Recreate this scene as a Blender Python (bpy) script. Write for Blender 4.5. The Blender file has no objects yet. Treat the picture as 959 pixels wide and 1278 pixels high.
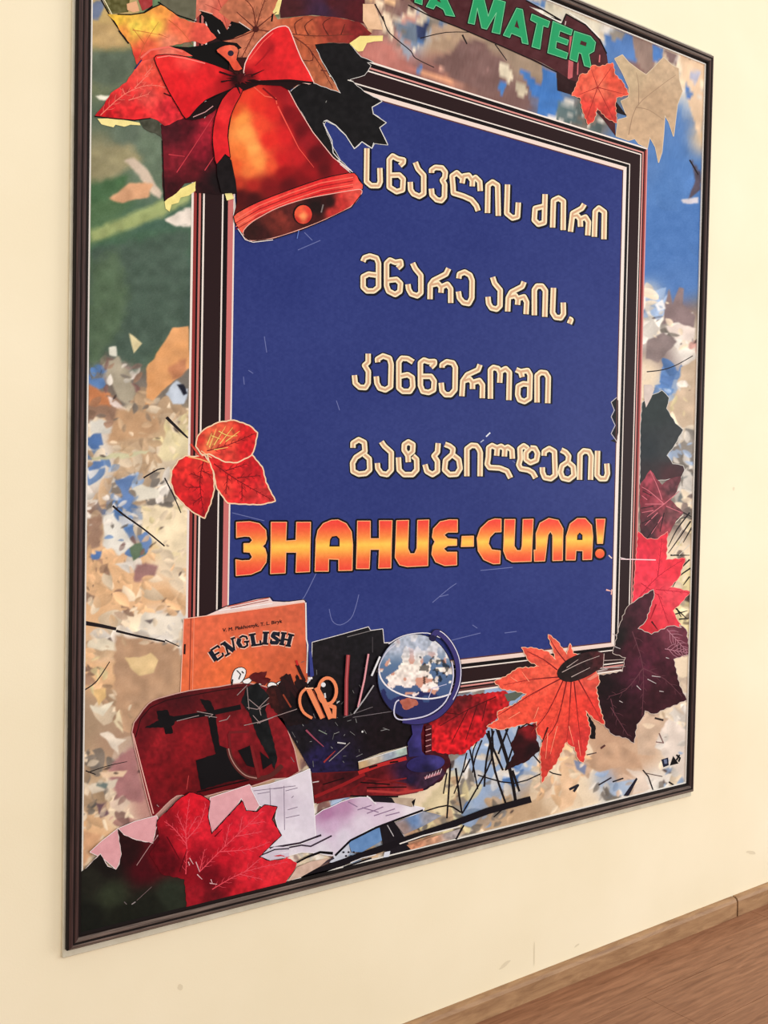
import bpy, bmesh, math, random
import numpy as np
from mathutils import Matrix, Vector
from mathutils.geometry import delaunay_2d_cdt

# ------------------------------------------------------------------ camera, world, light
SC = bpy.context.scene
COL = SC.collection
F_PX = 1322.08
CX, CY = 479.5, 639.0
RCW = np.array([[0.80077346, 0.0015832, -0.59896524],
                [-0.59865871, 0.03421304, -0.80027321],
                [0.01922543, 0.99941331, 0.02834469]])     # camera axes -> poster axes
DIST = 2.0695                       # camera to the print, square to the wall
CAM_X, CAM_Z = -1.783, 1.35         # camera in the poster's own axes (origin: board centre line)
TILT = 0.016                        # the board hangs a touch off level
LIFT = 0.0834
W = Matrix.Translation((0, 0, LIFT)) @ Matrix.Rotation(TILT, 4, 'Y')
YP = -0.010                         # depth of the printed sheet in front of the wall

cam_data = bpy.data.cameras.new('camera')
cam = bpy.data.objects.new('camera', cam_data)
COL.objects.link(cam)
cam_data.sensor_fit = 'VERTICAL'
cam_data.sensor_height = 36.0
cam_data.lens = F_PX / 1278.0 * 36.0
cam_data.clip_start = 0.05
M = Matrix([[*RCW[0], CAM_X], [*RCW[1], -DIST + YP], [*RCW[2], CAM_Z], [0, 0, 0, 1]])
cam.matrix_world = W @ M
SC.camera = cam

SC.view_settings.view_transform = 'Standard'
SC.view_settings.look = 'None'
SC.view_settings.gamma = 1.0
SC.view_settings.use_curve_mapping = False
SC.view_settings.exposure = 0.05

world = bpy.data.worlds.new('world')
SC.world = world
world.use_nodes = True
bg = world.node_tree.nodes['Background']
bg.inputs['Color'].default_value = (1.0, 0.972, 0.915, 1)
bg.inputs['Strength'].default_value = 1.08


def area_light(name, loc, target, size, size_y, power, color):
    d = bpy.data.lights.new(name, 'AREA')
    d.shape = 'RECTANGLE'
    d.size = size
    d.size_y = size_y
    d.energy = power
    d.color = color
    o = bpy.data.objects.new(name, d)
    COL.objects.link(o)
    o.location = loc
    o.rotation_euler = (Vector(target) - Vector(loc)).to_track_quat('-Z', 'Y').to_euler()
    return o


area_light('window_and_fill_light', (4.6, -3.6, 1.7), (0.8, 0, 0.5), 2.4, 1.9, 82, (0.93, 0.97, 1.0))

area_light('window_and_fill_light', (0.9, -4.6, 1.3), (0.6, 0, 0.3), 2.6, 1.6, 42, (0.95, 0.98, 1.0))  # added fill behind the camera to brighten the lower wall, not a known window

# ------------------------------------------------------------------ helpers
def lin(c):
    c = np.asarray(c, float) / 255.0
    return np.where(c <= 0.04045, c / 12.92, ((c + 0.055) / 1.055) ** 2.4)


def to_plane(px, py, y=YP):
    """photo coordinates of a point of the board -> poster axes x, z at depth y"""
    px = np.asarray(px, float); py = np.asarray(py, float)
    a = (px - CX) / F_PX; b = -(py - CY) / F_PX
    dx = RCW[0, 0] * a + RCW[0, 1] * b - RCW[0, 2]
    dy = RCW[1, 0] * a + RCW[1, 1] * b - RCW[1, 2]
    dz = RCW[2, 0] * a + RCW[2, 1] * b - RCW[2, 2]
    t = (y - (-DIST + YP)) / dy
    return CAM_X + dx * t, CAM_Z + dz * t


def from_plane(x, z, y=YP):
    d = np.stack([np.asarray(x, float) - CAM_X, np.full(np.shape(x), y + DIST - YP), np.asarray(z, float) - CAM_Z])
    c = np.tensordot(RCW.T, d, 1)
    return CX + F_PX * c[0] / -c[2], CY - F_PX * c[1] / -c[2]


def link(name, mesh, mat=None, parent=None):
    o = bpy.data.objects.new(name, mesh)
    COL.objects.link(o)
    if mat is not None:
        mesh.materials.append(mat)
    if parent is not None:
        o.parent = parent
    return o


def bm_obj(name, bm, mat, parent=None):
    me = bpy.data.meshes.new(name)
    bm.to_mesh(me); bm.free()
    return link(name, me, mat, parent)


def hash2(ix, iy, seed):
    n = (ix.astype(np.int64) * 374761393 + iy.astype(np.int64) * 668265263 + seed * 1274126177) & 0xffffffff
    n = ((n ^ (n >> 13)) * 1274126177) & 0xffffffff
    n = (n ^ (n >> 16)) & 0xffffffff
    return n / 4294967295.0


def vnoise(x, y, s, seed=0):
    x = np.asarray(x, float) / s; y = np.asarray(y, float) / s
    ix = np.floor(x); iy = np.floor(y)
    fx = x - ix; fy = y - iy
    fx = fx * fx * (3 - 2 * fx); fy = fy * fy * (3 - 2 * fy)
    a = hash2(ix, iy, seed); b = hash2(ix + 1, iy, seed)
    c = hash2(ix, iy + 1, seed); d = hash2(ix + 1, iy + 1, seed)
    return (a * (1 - fx) + b * fx) * (1 - fy) + (c * (1 - fx) + d * fx) * fy


def inside(x, y, polys):
    r = np.zeros(np.shape(x), bool)
    for poly in polys:
        p = np.asarray(poly, float)
        q = np.roll(p, -1, axis=0)
        for (x0, y0), (x1, y1) in zip(p, q):
            if y0 == y1:
                continue
            c = (y0 > y) != (y1 > y)
            r ^= c & (x < (x1 - x0) * (y - y0) / (y1 - y0) + x0)
    return r


# frames of reference used while measuring the photograph: (x0, y0, magnification)
CR = dict(A=(80, 0, 3.992), B=(240, 0, 3.992), C=(400, 0, 3.197), D=(660, 0, 3.207), E=(80, 220, 3.688),
          F=(80, 500, 3.425), G=(80, 720, 3.688), H=(60, 940, 3.197), I=(220, 730, 3.996), J=(160, 820, 3.996),
          K=(350, 770, 3.836), L=(340, 930, 3.425), M=(520, 760, 3.425), N=(720, 480, 3.757), O=(700, 780, 3.703),
          T=(740, 240, 3.995), T1=(445, 175, 5.99), T2=(570, 210, 4.795), T3=(445, 310, 5.99), T4=(590, 320, 5.99),
          T5=(430, 430, 6.85), T6=(550, 430, 6.39), T7=(430, 535, 5.64), T8=(590, 535, 5.33),
          Z1=(280, 630, 5.99), Z2=(420, 630, 5.33), Z3=(580, 630, 5.047), M4=(500, 0, 6.85), M5=(620, 0, 5.99),
          BK=(240, 760, 6.393), P=(440, 20, 3.424), X=(0, 0, 1.0))


def pts(s):
    """'A 10,20 30,40 B 5,6' -> list of photo points"""
    out = []; k = 'X'
    for w in s.split():
        if w in CR:
            k = w; continue
        x, y = w.split(',')
        o = CR[k]
        out.append((o[0] + float(x) / o[2], o[1] + float(y) / o[2]))
    return out


def smooth(p, n=3, closed=True):
    """Catmull-Rom through the points"""
    p = np.array(p, float); m = len(p); out = []
    rng = range(m) if closed else range(m - 1)
    for i in rng:
        if closed:
            a, b, c, d = p[(i - 1) % m], p[i], p[(i + 1) % m], p[(i + 2) % m]
        else:
            a, b, c, d = p[max(i - 1, 0)], p[i], p[i + 1], p[min(i + 2, m - 1)]
        for k in range(n):
            t = k / n
            out.append(tuple(0.5 * (2 * b + (c - a) * t + (2 * a - 5 * b + 4 * c - d) * t * t + (3 * b - a - 3 * c + d) * t ** 3)))
    if not closed:
        out.append(tuple(p[-1]))
    return out


def jag(p, step=3.0, amp=1.0, seed=1, teeth=True):
    rnd = random.Random(seed); out = []
    m = len(p)
    for i in range(m):
        a = p[i]; b = p[(i + 1) % m]
        L = math.hypot(b[0] - a[0], b[1] - a[1])
        k = max(1, int(L / step))
        nx, ny = ((b[1] - a[1]) / (L + 1e-9), -(b[0] - a[0]) / (L + 1e-9))
        for j in range(k):
            t = j / k
            o = 0 if j == 0 else (amp * (1 if j % 2 else -0.5) * rnd.uniform(0.4, 1.2) if teeth else rnd.uniform(-amp, amp))
            out.append((a[0] + (b[0] - a[0]) * t + nx * o, a[1] + (b[1] - a[1]) * t + ny * o))
    return out


def flat(c, n=6, s=6, seed=3):
    """plain printed colour with slight unevenness"""
    c = np.array(c, float)
    def f(x, y):
        v = (vnoise(x, y, s, seed) - 0.5) * 2 * n + (vnoise(x, y, 2.2, seed + 1) - 0.5) * n
        return np.clip(c + v[:, None], 0, 255)
    return f


def blend(ctrl, power=3.0, n=8, s=5, seed=5, src='X', eps=2.0):
    """inverse-distance blend of colour points [(x, y, (r, g, b)), ...]"""
    o = CR[src]
    P = np.array([(o[0] + a / o[2], o[1] + b / o[2]) for a, b, _ in ctrl]); Cc = np.array([c for *_, c in ctrl], float)
    def f(x, y):
        d = (x[:, None] - P[:, 0]) ** 2 + (y[:, None] - P[:, 1]) ** 2 + eps
        w = 1.0 / d ** (power / 2)
        col = (w @ Cc) / w.sum(1)[:, None]
        v = (vnoise(x, y, s, seed) - 0.5) * 2 * n + (vnoise(x, y, 2.0, seed + 1) - 0.5) * n * 1.4
        return np.clip(col * (1 + v[:, None] / 80.0), 0, 255)
    return f


LAYER = 0.00007


def union(pieces):
    """one clean flat mesh covering a set of convex pieces, nothing overlapping"""
    vs = []; es = []
    for p in pieces:
        k = len(vs); vs += [Vector(q) for q in p]
        es += [(k + i, k + (i + 1) % len(p)) for i in range(len(p))]
    r = delaunay_2d_cdt(vs, es, [], 0, 1e-4)
    xy = np.array([tuple(q) for q in r[0]]); fc = np.array([q for q in r[2] if len(q) == 3], int)
    if not len(fc): return xy, fc
    c = xy[fc].mean(1); keep = np.zeros(len(fc), bool)
    for p in pieces:
        q = np.array(p); lo = q.min(0); hi = q.max(0)
        k = np.nonzero(~keep & (c[:, 0] >= lo[0]) & (c[:, 0] <= hi[0]) & (c[:, 1] >= lo[1]) & (c[:, 1] <= hi[1]))[0]
        if not len(k): continue
        cc = c[k]; pos = np.ones(len(k), bool); neg = np.ones(len(k), bool)
        for i in range(len(q)):
            a, b = q[i], q[(i + 1) % len(q)]
            cr = (b[0] - a[0]) * (cc[:, 1] - a[1]) - (b[1] - a[1]) * (cc[:, 0] - a[0])
            pos &= cr >= -1e-9; neg &= cr <= 1e-9
        keep[k] |= pos | neg
    return xy, fc[keep]


class Ink:
    """collects areas and lines of ONE printed motif, each pass of ink a hair above the last"""
    def __init__(self, z0):
        self.v = []; self.f = []; self.c = []; self.z = []; self.n = 0; self.layer = z0

    def _add(self, xy, faces, col, bump=1):
        xy = np.asarray(xy, float)
        self.layer += bump if bump else 0.03
        self.v.append(xy); self.z.append(np.full(len(xy), self.layer)); self.c.append(col)
        self.f.append(np.asarray(faces, int) + self.n); self.n += len(xy)

    def area(self, poly, colour, holes=(), step=3.0, bump=1):
        if isinstance(poly, str): poly = pts(poly)
        polys = [poly] + [pts(h) if isinstance(h, str) else h for h in holes]
        vs = []; es = []
        for p in polys:
            k = len(vs)
            vs += [Vector(q) for q in p]
            es += [(k + i, k + (i + 1) % len(p)) for i in range(len(p))]
        xs = np.array([q[0] for q in poly]); ys = np.array([q[1] for q in poly])
        if callable(colour) and step:
            gx, gy = np.meshgrid(np.arange(xs.min(), xs.max(), step), np.arange(ys.min(), ys.max(), step))
            gx = gx + (np.arange(gx.shape[0]) % 2)[:, None] * step * 0.5
            gx = gx.ravel(); gy = gy.ravel()
            k = inside(gx, gy, polys)
            vs += [Vector((a, b)) for a, b in zip(gx[k], gy[k])]
        r = delaunay_2d_cdt(vs, es, [], 0, 1e-4)
        xy = np.array([tuple(q) for q in r[0]])
        fc = np.array([q for q in r[2] if len(q) == 3], int)
        if not len(fc): return
        ctr = xy[fc].mean(1)
        fc = fc[inside(ctr[:, 0], ctr[:, 1], polys)]
        if not callable(colour): colour = flat(colour, 3)
        self._add(xy, fc, colour(xy[:, 0], xy[:, 1]), bump)

    def lines(self, strokes, w, colour, shift=(0, 0)):
        """several strokes of one width as one joined area"""
        self._pcs = []
        for s in strokes: self.line(s, w, colour, bump=0, shift=shift, collect=True)
        V, Fc = union(self._pcs)
        self._add(V, Fc, np.tile(np.array(colour, float), (len(V), 1)), 1e-9)

    def line(self, p, w, colour, w1=None, closed=False, bump=1, shift=(0, 0), collect=False):
        if isinstance(p, str): p = pts(p)
        p = [(a + shift[0], b + shift[1]) for a, b in p]
        if closed: p = p + [p[0]]
        w1 = w if w1 is None else w1
        pieces = []
        n = len(p)
        for i in range(n):
            t = i / max(1, n - 1); r = 0.5 * (w + (w1 - w) * t)
            if (i not in (0, n - 1) or closed) and r > 0.3 and not (closed and i == n - 1):
                m = 10 if r > 1.2 else 6
                pieces.append([(p[i][0] + r * math.cos(2 * math.pi * (j + .37) / m), p[i][1] + r * math.sin(2 * math.pi * (j + .37) / m)) for j in range(m)])
            if i < n - 1:
                r2 = 0.5 * (w + (w1 - w) * ((i + 1) / max(1, n - 1)))
                dx, dy = p[i + 1][0] - p[i][0], p[i + 1][1] - p[i][1]
                L = math.hypot(dx, dy)
                if L < 1e-6: continue
                nx, ny = -dy / L, dx / L
                pieces.append([(p[i][0] + nx * r, p[i][1] + ny * r), (p[i][0] - nx * r, p[i][1] - ny * r),
                               (p[i + 1][0] - nx * r2, p[i + 1][1] - ny * r2), (p[i + 1][0] + nx * r2, p[i + 1][1] + ny * r2)])
        if collect:
            self._pcs += pieces
            return
        V, Fc = union(pieces)
        if not len(Fc): return
        col = colour(V[:, 0], V[:, 1]) if callable(colour) else np.tile(np.array(colour, float), (len(V), 1))
        self._add(V, Fc, col, bump)

    def dot(self, c, rx, ry, colour, rot=0, n=20, step=2.0, bump=1):
        q = [(c[0] + rx * math.cos(a) * math.cos(rot) - ry * math.sin(a) * math.sin(rot),
              c[1] + rx * math.cos(a) * math.sin(rot) + ry * math.sin(a) * math.cos(rot)) for a in np.linspace(0, 2 * math.pi, n, endpoint=False)]
        self.area(q, colour, step=step, bump=bump)

    def make(self, name, parent, label=None):
        xy = np.concatenate(self.v); z = np.concatenate(self.z); c = np.concatenate(self.c); f = np.concatenate(self.f)
        x, zz = to_plane(xy[:, 0], xy[:, 1])
        # keep everything on the sheet
        x = np.clip(x, SX0 + 0.004, SX1 - 0.004); zz = np.clip(zz, SZ0 + 0.004, SZ1 - 0.004)
        co = np.stack([x, YP - z * LAYER, zz - BASE], 1)
        o = ink_mesh(name, co, f, c, parent)
        if label: o['label'] = label
        return o


def ink_mesh(name, co, f, c, parent):
    # face towards the room (-y)
    a, b, d = co[f[:, 0]], co[f[:, 1]], co[f[:, 2]]
    ny = (b[:, 2] - a[:, 2]) * (d[:, 0] - a[:, 0]) - (b[:, 0] - a[:, 0]) * (d[:, 2] - a[:, 2])
    fl = ny > 0
    f = f.copy(); f[fl] = f[fl][:, ::-1]
    me = bpy.data.meshes.new(name)
    me.vertices.add(len(co)); me.vertices.foreach_set('co', co.astype(np.float32).ravel())
    k = f.shape[1]
    me.loops.add(f.size); me.loops.foreach_set('vertex_index', f.astype(np.int32).ravel())
    me.polygons.add(len(f)); me.polygons.foreach_set('loop_start', np.arange(0, f.size, k, dtype=np.int32))
    me.update(calc_edges=True)
    at = me.color_attributes.new('ink', 'FLOAT_COLOR', 'POINT')
    rgba = np.ones((len(co), 4), np.float32); rgba[:, :3] = lin(c)
    at.data.foreach_set('color', rgba.ravel())
    return link(name, me, INK, parent)


# ------------------------------------------------------------------ materials
def mat(name):
    m = bpy.data.materials.new(name); m.use_nodes = True
    return m, m.node_tree.nodes, m.node_tree.links, m.node_tree.nodes['Principled BSDF']


def srgb(r, g, b):
    return (*[float(v) for v in lin((r, g, b))], 1)


INK, nd, lk, pb = mat('printed_ink')
at = nd.new('ShaderNodeAttribute'); at.attribute_name = 'ink'
no = nd.new('ShaderNodeTexNoise'); no.inputs['Scale'].default_value = 600; no.inputs['Detail'].default_value = 2
tc = nd.new('ShaderNodeTexCoord'); lk.new(tc.outputs['Object'], no.inputs['Vector'])
mr = nd.new('ShaderNodeMapRange'); mr.inputs['To Min'].default_value = 0.88; mr.inputs['To Max'].default_value = 1.06
lk.new(no.outputs['Fac'], mr.inputs['Value'])
mx = nd.new('ShaderNodeVectorMath'); mx.operation = 'SCALE'
lk.new(at.outputs['Color'], mx.inputs[0]); lk.new(mr.outputs['Result'], mx.inputs['Scale'])
lk.new(mx.outputs['Vector'], pb.inputs['Base Color'])
pb.inputs['Roughness'].default_value = 0.42
pb.inputs['Specular IOR Level'].default_value = 0.06

WALL, nd, lk, pb = mat('painted_plaster')
tc = nd.new('ShaderNodeTexCoord')
n1 = nd.new('ShaderNodeTexNoise'); n1.inputs['Scale'].default_value = 2.2; n1.inputs['Detail'].default_value = 5
n2 = nd.new('ShaderNodeTexNoise'); n2.inputs['Scale'].default_value = 18; n2.inputs['Detail'].default_value = 6
n3 = nd.new('ShaderNodeTexNoise'); n3.inputs['Scale'].default_value = 220; n3.inputs['Detail'].default_value = 2
for q in (n1, n2, n3): lk.new(tc.outputs['Object'], q.inputs['Vector'])
cr = nd.new('ShaderNodeValToRGB')
cr.color_ramp.elements[0].position = 0.3; cr.color_ramp.elements[0].color = srgb(236, 223, 192)
cr.color_ramp.elements[1].position = 0.7; cr.color_ramp.elements[1].color = srgb(243, 231, 203)
lk.new(n1.outputs['Fac'], cr.inputs['Fac'])
sp = nd.new('ShaderNodeValToRGB')               # sparse scuffs
sp.color_ramp.elements[0].position = 0.74; sp.color_ramp.elements[0].color = (0, 0, 0, 1)
sp.color_ramp.elements[1].position = 0.82; sp.color_ramp.elements[1].color = (0.35, 0.35, 0.35, 1)
lk.new(n2.outputs['Fac'], sp.inputs['Fac'])
mixs = nd.new('ShaderNodeMix'); mixs.data_type = 'RGBA'
lk.new(sp.outputs['Color'], mixs.inputs['Factor']); lk.new(cr.outputs['Color'], mixs.inputs['A'])
mixs.inputs['B'].default_value = srgb(190, 178, 150)
lk.new(mixs.outputs['Result'], pb.inputs['Base Color'])
bp = nd.new('ShaderNodeBump'); bp.inputs['Strength'].default_value = 0.10; bp.inputs['Distance'].default_value = 0.002
lk.new(n3.outputs['Fac'], bp.inputs['Height']); lk.new(bp.outputs['Normal'], pb.inputs['Normal'])
pb.inputs['Roughness'].default_value = 0.6
pb.inputs['Specular IOR Level'].default_value = 0.2


def wood(name, c0, c1, rough, scale, stretch=(1, 1, 1), spec=0.4, mid=None):
    m, nd, lk, pb = mat(name)
    tc = nd.new('ShaderNodeTexCoord'); mp = nd.new('ShaderNodeMapping')
    mp.inputs['Scale'].default_value = stretch
    lk.new(tc.outputs['Object'], mp.inputs['Vector'])
    n = nd.new('ShaderNodeTexNoise'); n.inputs['Scale'].default_value = scale; n.inputs['Detail'].default_value = 8
    n.inputs['Roughness'].default_value = 0.65; n.inputs['Distortion'].default_value = 0.6
    lk.new(mp.outputs['Vector'], n.inputs['Vector'])
    cr = nd.new('ShaderNodeValToRGB')
    cr.color_ramp.elements[0].position = 0.32; cr.color_ramp.elements[0].color = srgb(*c0)
    cr.color_ramp.elements[1].position = 0.68; cr.color_ramp.elements[1].color = srgb(*c1)
    lk.new(n.outputs['Fac'], cr.inputs['Fac']); lk.new(cr.outputs['Color'], pb.inputs['Base Color'])
    bp = nd.new('ShaderNodeBump'); bp.inputs['Strength'].default_value = 0.15; bp.inputs['Distance'].default_value = 0.001
    lk.new(n.outputs['Fac'], bp.inputs['Height']); lk.new(bp.outputs['Normal'], pb.inputs['Normal'])
    pb.inputs['Roughness'].default_value = rough; pb.inputs['Specular IOR Level'].default_value = spec
    return m


FLOORM = wood('laminate_boards', (120, 78, 54), (166, 118, 88), 0.45, 20, (0.30, 3.4, 1), 0.25)
SKIRT = wood('skirting_wood', (136, 100, 70), (178, 140, 102), 0.5, 16, (0.5, 3, 3), 0.3)
FRAME_H_LIT = wood('dark_frame_wood_across_lit', (46, 36, 32), (126, 106, 96), 0.45, 60, (0.15, 5, 5), 0.3)  # top and bottom rails: light caught on them is painted in as paler wood
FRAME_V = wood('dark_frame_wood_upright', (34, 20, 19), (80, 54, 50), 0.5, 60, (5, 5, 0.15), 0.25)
BOARD = wood('whitish_backing_board', (196, 188, 166), (216, 209, 190), 0.7, 14, (1, 1, 1), 0.2)
EDGE, _n, _l, pe = mat('black_frame_groove')
pe.inputs['Base Color'].default_value = srgb(22, 14, 13); pe.inputs['Roughness'].default_value = 0.6; pe.inputs['Specular IOR Level'].default_value = 0.15
JOINT, _n, _l, pbj = mat('dark_gap')
pbj.inputs['Base Color'].default_value = srgb(45, 28, 20); pbj.inputs['Roughness'].default_value = 0.8

# ------------------------------------------------------------------ wall, floor, skirting (the setting)
def box(bm, x0, x1, y0, y1, z0, z1):
    vs = [bm.verts.new(p) for p in ((x0, y0, z0), (x1, y0, z0), (x1, y1, z0), (x0, y1, z0), (x0, y0, z1), (x1, y0, z1), (x1, y1, z1), (x0, y1, z1))]
    for f in ((0, 3, 2, 1), (4, 5, 6, 7), (0, 1, 5, 4), (1, 2, 6, 5), (2, 3, 7, 6), (3, 0, 4, 7)):
        bm.faces.new([vs[i] for i in f])


bm = bmesh.new(); box(bm, -4.2, 7.0, 0.0, 0.15, -0.0, 3.3)
o = bm_obj('wall_back', bm, WALL); o['kind'] = 'structure'
o['label'] = 'cream painted plaster wall behind the framed board'
# floor with separate laminate boards running along the wall
bm = bmesh.new(); box(bm, -4.2, 7.0, -5.0, 0.15, -0.05, -0.004)
floor = bm_obj('floor', bm, JOINT); floor['kind'] = 'structure'
rnd = random.Random(4)
y = 0.0; row = 0
while y > -2.2:
    x = -4.2 + [0.0, -0.75, -0.35, -1.0][row % 4]
    while x < 7.0:
        xa, xb = max(x, -4.2), min(x + 1.38, 7.0)
        if xb - xa > 0.05:
            bm = bmesh.new(); box(bm, xa + 0.0006, xb - 0.0006, y - 0.193, y - 0.0004, -0.004, 0.0)
            p = bm_obj('floor_board', bm, FLOORM, floor)
        x += 1.38
    y -= 0.194; row += 1
bm = bmesh.new(); box(bm, -4.2, 7.0, -5.0, y, -0.004, 0.0)
p = bm_obj('outer_floor', bm, FLOORM, floor)

# skirting: rounded top, two lengths meeting at a dark joint
SKH, SKT = 0.062, 0.022
def skirting(x0, x1):
    prof = [(0, 0), (0, SKH), (-SKT * 0.45, SKH), (-SKT * 0.8, SKH - 0.004), (-SKT, SKH - 0.013), (-SKT, 0)]
    bm = bmesh.new()
    a = [bm.verts.new((x0, py, pz)) for py, pz in prof]; b = [bm.verts.new((x1, py, pz)) for py, pz in prof]
    n = len(prof)
    for i in range(n):
        bm.faces.new((a[i], a[(i + 1) % n], b[(i + 1) % n], b[i]))
    bm.faces.new(a[::-1]); bm.faces.new(b)
    bmesh.ops.recalc_face_normals(bm, faces=bm.faces)
    return bm
jx = float(to_plane(921, 1128, -SKT)[0])
sk = bm_obj('baseboard_back', skirting(-4.2, jx - 0.004), SKIRT); sk['kind'] = 'structure'
sk['label'] = 'light brown wooden skirting along the foot of the cream wall'
bm_obj('skirting_length', skirting(jx + 0.004, 7.0), SKIRT, sk)
bm = bmesh.new(); box(bm, jx - 0.004, jx + 0.004, -SKT * 0.6, 0, 0, SKH - 0.006)
bm_obj('joint_gap', bm, JOINT, sk)

# ------------------------------------------------------------------ the framed board
BASE = 0.386
poster = bpy.data.objects.new('framed_poster', None)
COL.objects.link(poster)
poster.matrix_world = W @ Matrix.Translation((0, 0, BASE))
poster['label'] = 'large dark-framed school poster with red bell, autumn leaves and blue lettered panel on cream wall'
poster['category'] = 'poster'

YB, YF = -0.008, -0.024           # board front, frame front
xl0 = float(to_plane(81.3, 1189.2, YB)[0]); xl1 = float(to_plane(94.2, 0, YB)[0])
XL = 0.5 * (xl0 + xl1)
XR = 0.5 * (float(to_plane(892.5, 73.3, YF)[0]) + float(to_plane(867.1, 988.3, YF)[0]))
ZB = 0.5 * (float(to_plane(81.3, 1189.2, YF)[1]) + float(to_plane(867.1, 988.3, YF)[1]))
ZT = float(to_plane(892.5, 73.3, YB)[1])
RW = 0.030
SX0, SX1, SZ0, SZ1 = XL + 0.012, XR - 0.012, ZB + 0.012, ZT - 0.012     # the sheet runs under the rails

bm = bmesh.new(); box(bm, XL - 0.005, XR + 0.007, YB, 0.0, ZB - 0.018 - BASE, ZT + 0.011 - BASE)
bmesh.ops.bevel(bm, geom=bm.edges[:], offset=0.0015, segments=1, affect='EDGES')
o = bm_obj('backing_board', bm, BOARD, poster); o['label'] = 'whitish board edge showing around the dark frame'

# moulding profile: (inset from the outer edge, depth)
PROF = [(0.0, YB), (0.0, YF + 0.006), (0.0025, YF + 0.002), (0.006, YF), (0.010, YF), (0.012, YF + 0.0022), (0.0135, YF + 0.0022), (0.0155, YF + 0.0005),
        (0.020, YF + 0.001), (0.0225, YF + 0.004), (0.024, YF + 0.004), (0.026, YF + 0.0035), (RW, YF + 0.010), (RW, YP + 0.001)]


def rail(side):
    bm = bmesh.new(); ra = []; rb = []
    for d, yy in PROF:
        c = [(XL + d, ZB + d), (XR - d, ZB + d), (XR - d, ZT - d), (XL + d, ZT - d)]
        i = {'bottom': (0, 1), 'right': (1, 2), 'top': (2, 3), 'left': (3, 0)}[side]
        a, b = c[i[0]], c[i[1]]
        ra.append(bm.verts.new((a[0], yy, a[1] - BASE))); rb.append(bm.verts.new((b[0], yy, b[1] - BASE)))
    n = len(PROF)
    for k in range(n):
        f = bm.faces.new((ra[k], ra[(k + 1) % n], rb[(k + 1) % n], rb[k]))
        if k in (0, 1, 4, 5, 9, 10, 11, 12): f.material_index = 1
    bm.faces.new(ra); bm.faces.new(rb[::-1])
    bmesh.ops.recalc_face_normals(bm, faces=bm.faces)
    o = bm_obj('frame_rail', bm, FRAME_H_LIT if side in ('bottom', 'top') else FRAME_V, poster)
    o.data.materials.append(EDGE)
    return o


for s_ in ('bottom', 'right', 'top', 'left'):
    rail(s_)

# thin white slip showing between print and frame
WS, _n, _l, pw = mat('white_paper_margin')
pw.inputs['Base Color'].default_value = srgb(226, 220, 212); pw.inputs['Roughness'].default_value = 0.7
def strip(bm, x0, x1, z0, z1):
    box(bm, x0, x1, YP - 0.0042, YP - 0.0002, z0 - BASE, z1 - BASE)
bm = bmesh.new(); e = RW; w_ = 0.0032
strip(bm, XL + e, XL + e + w_ * 1.0, ZB + e, ZT - e); strip(bm, XR - e - w_, XR - e, ZB + e, ZT - e)
strip(bm, XL + e + w_, XR - e - w_, ZB + e, ZB + e + w_); strip(bm, XL + e + w_, XR - e - w_, ZT - e - w_, ZT - e)
bm_obj('white_slip', bm, WS, poster)['label'] = 'thin white margin line inside the dark frame'

# ---- print: background photograph of autumn leaves --------------------------------------------------
INNER = dict(l=float(to_plane(237, 400)[0]), r=float(to_plane(807, 260)[0]), t=float(to_plane(700, 151)[1]), b=float(to_plane(574, 865)[1]))
PANEL = dict(l=float(to_plane(291, 400)[0]), r=float(to_plane(776, 260)[0]), t=float(to_plane(700, 191)[1]), b=float(to_plane(574, 822)[1]))

TAN = (190, 160, 128); CREAM = (232, 212, 184); WHITE = (228, 220, 210); PEACH = (228, 184, 140); SKY = (84, 122, 178); BROWN = (150, 118, 98)
MAUVE = (132, 98, 92); GRY = (120, 112, 104); DGRN = (78, 96, 84); GRN = (92, 116, 84); PALE = (160, 166, 118); YEL = (226, 210, 160); LBL = (150, 172, 204)
PINKT = (190, 142, 132); DRK = (60, 48, 46)
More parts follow.
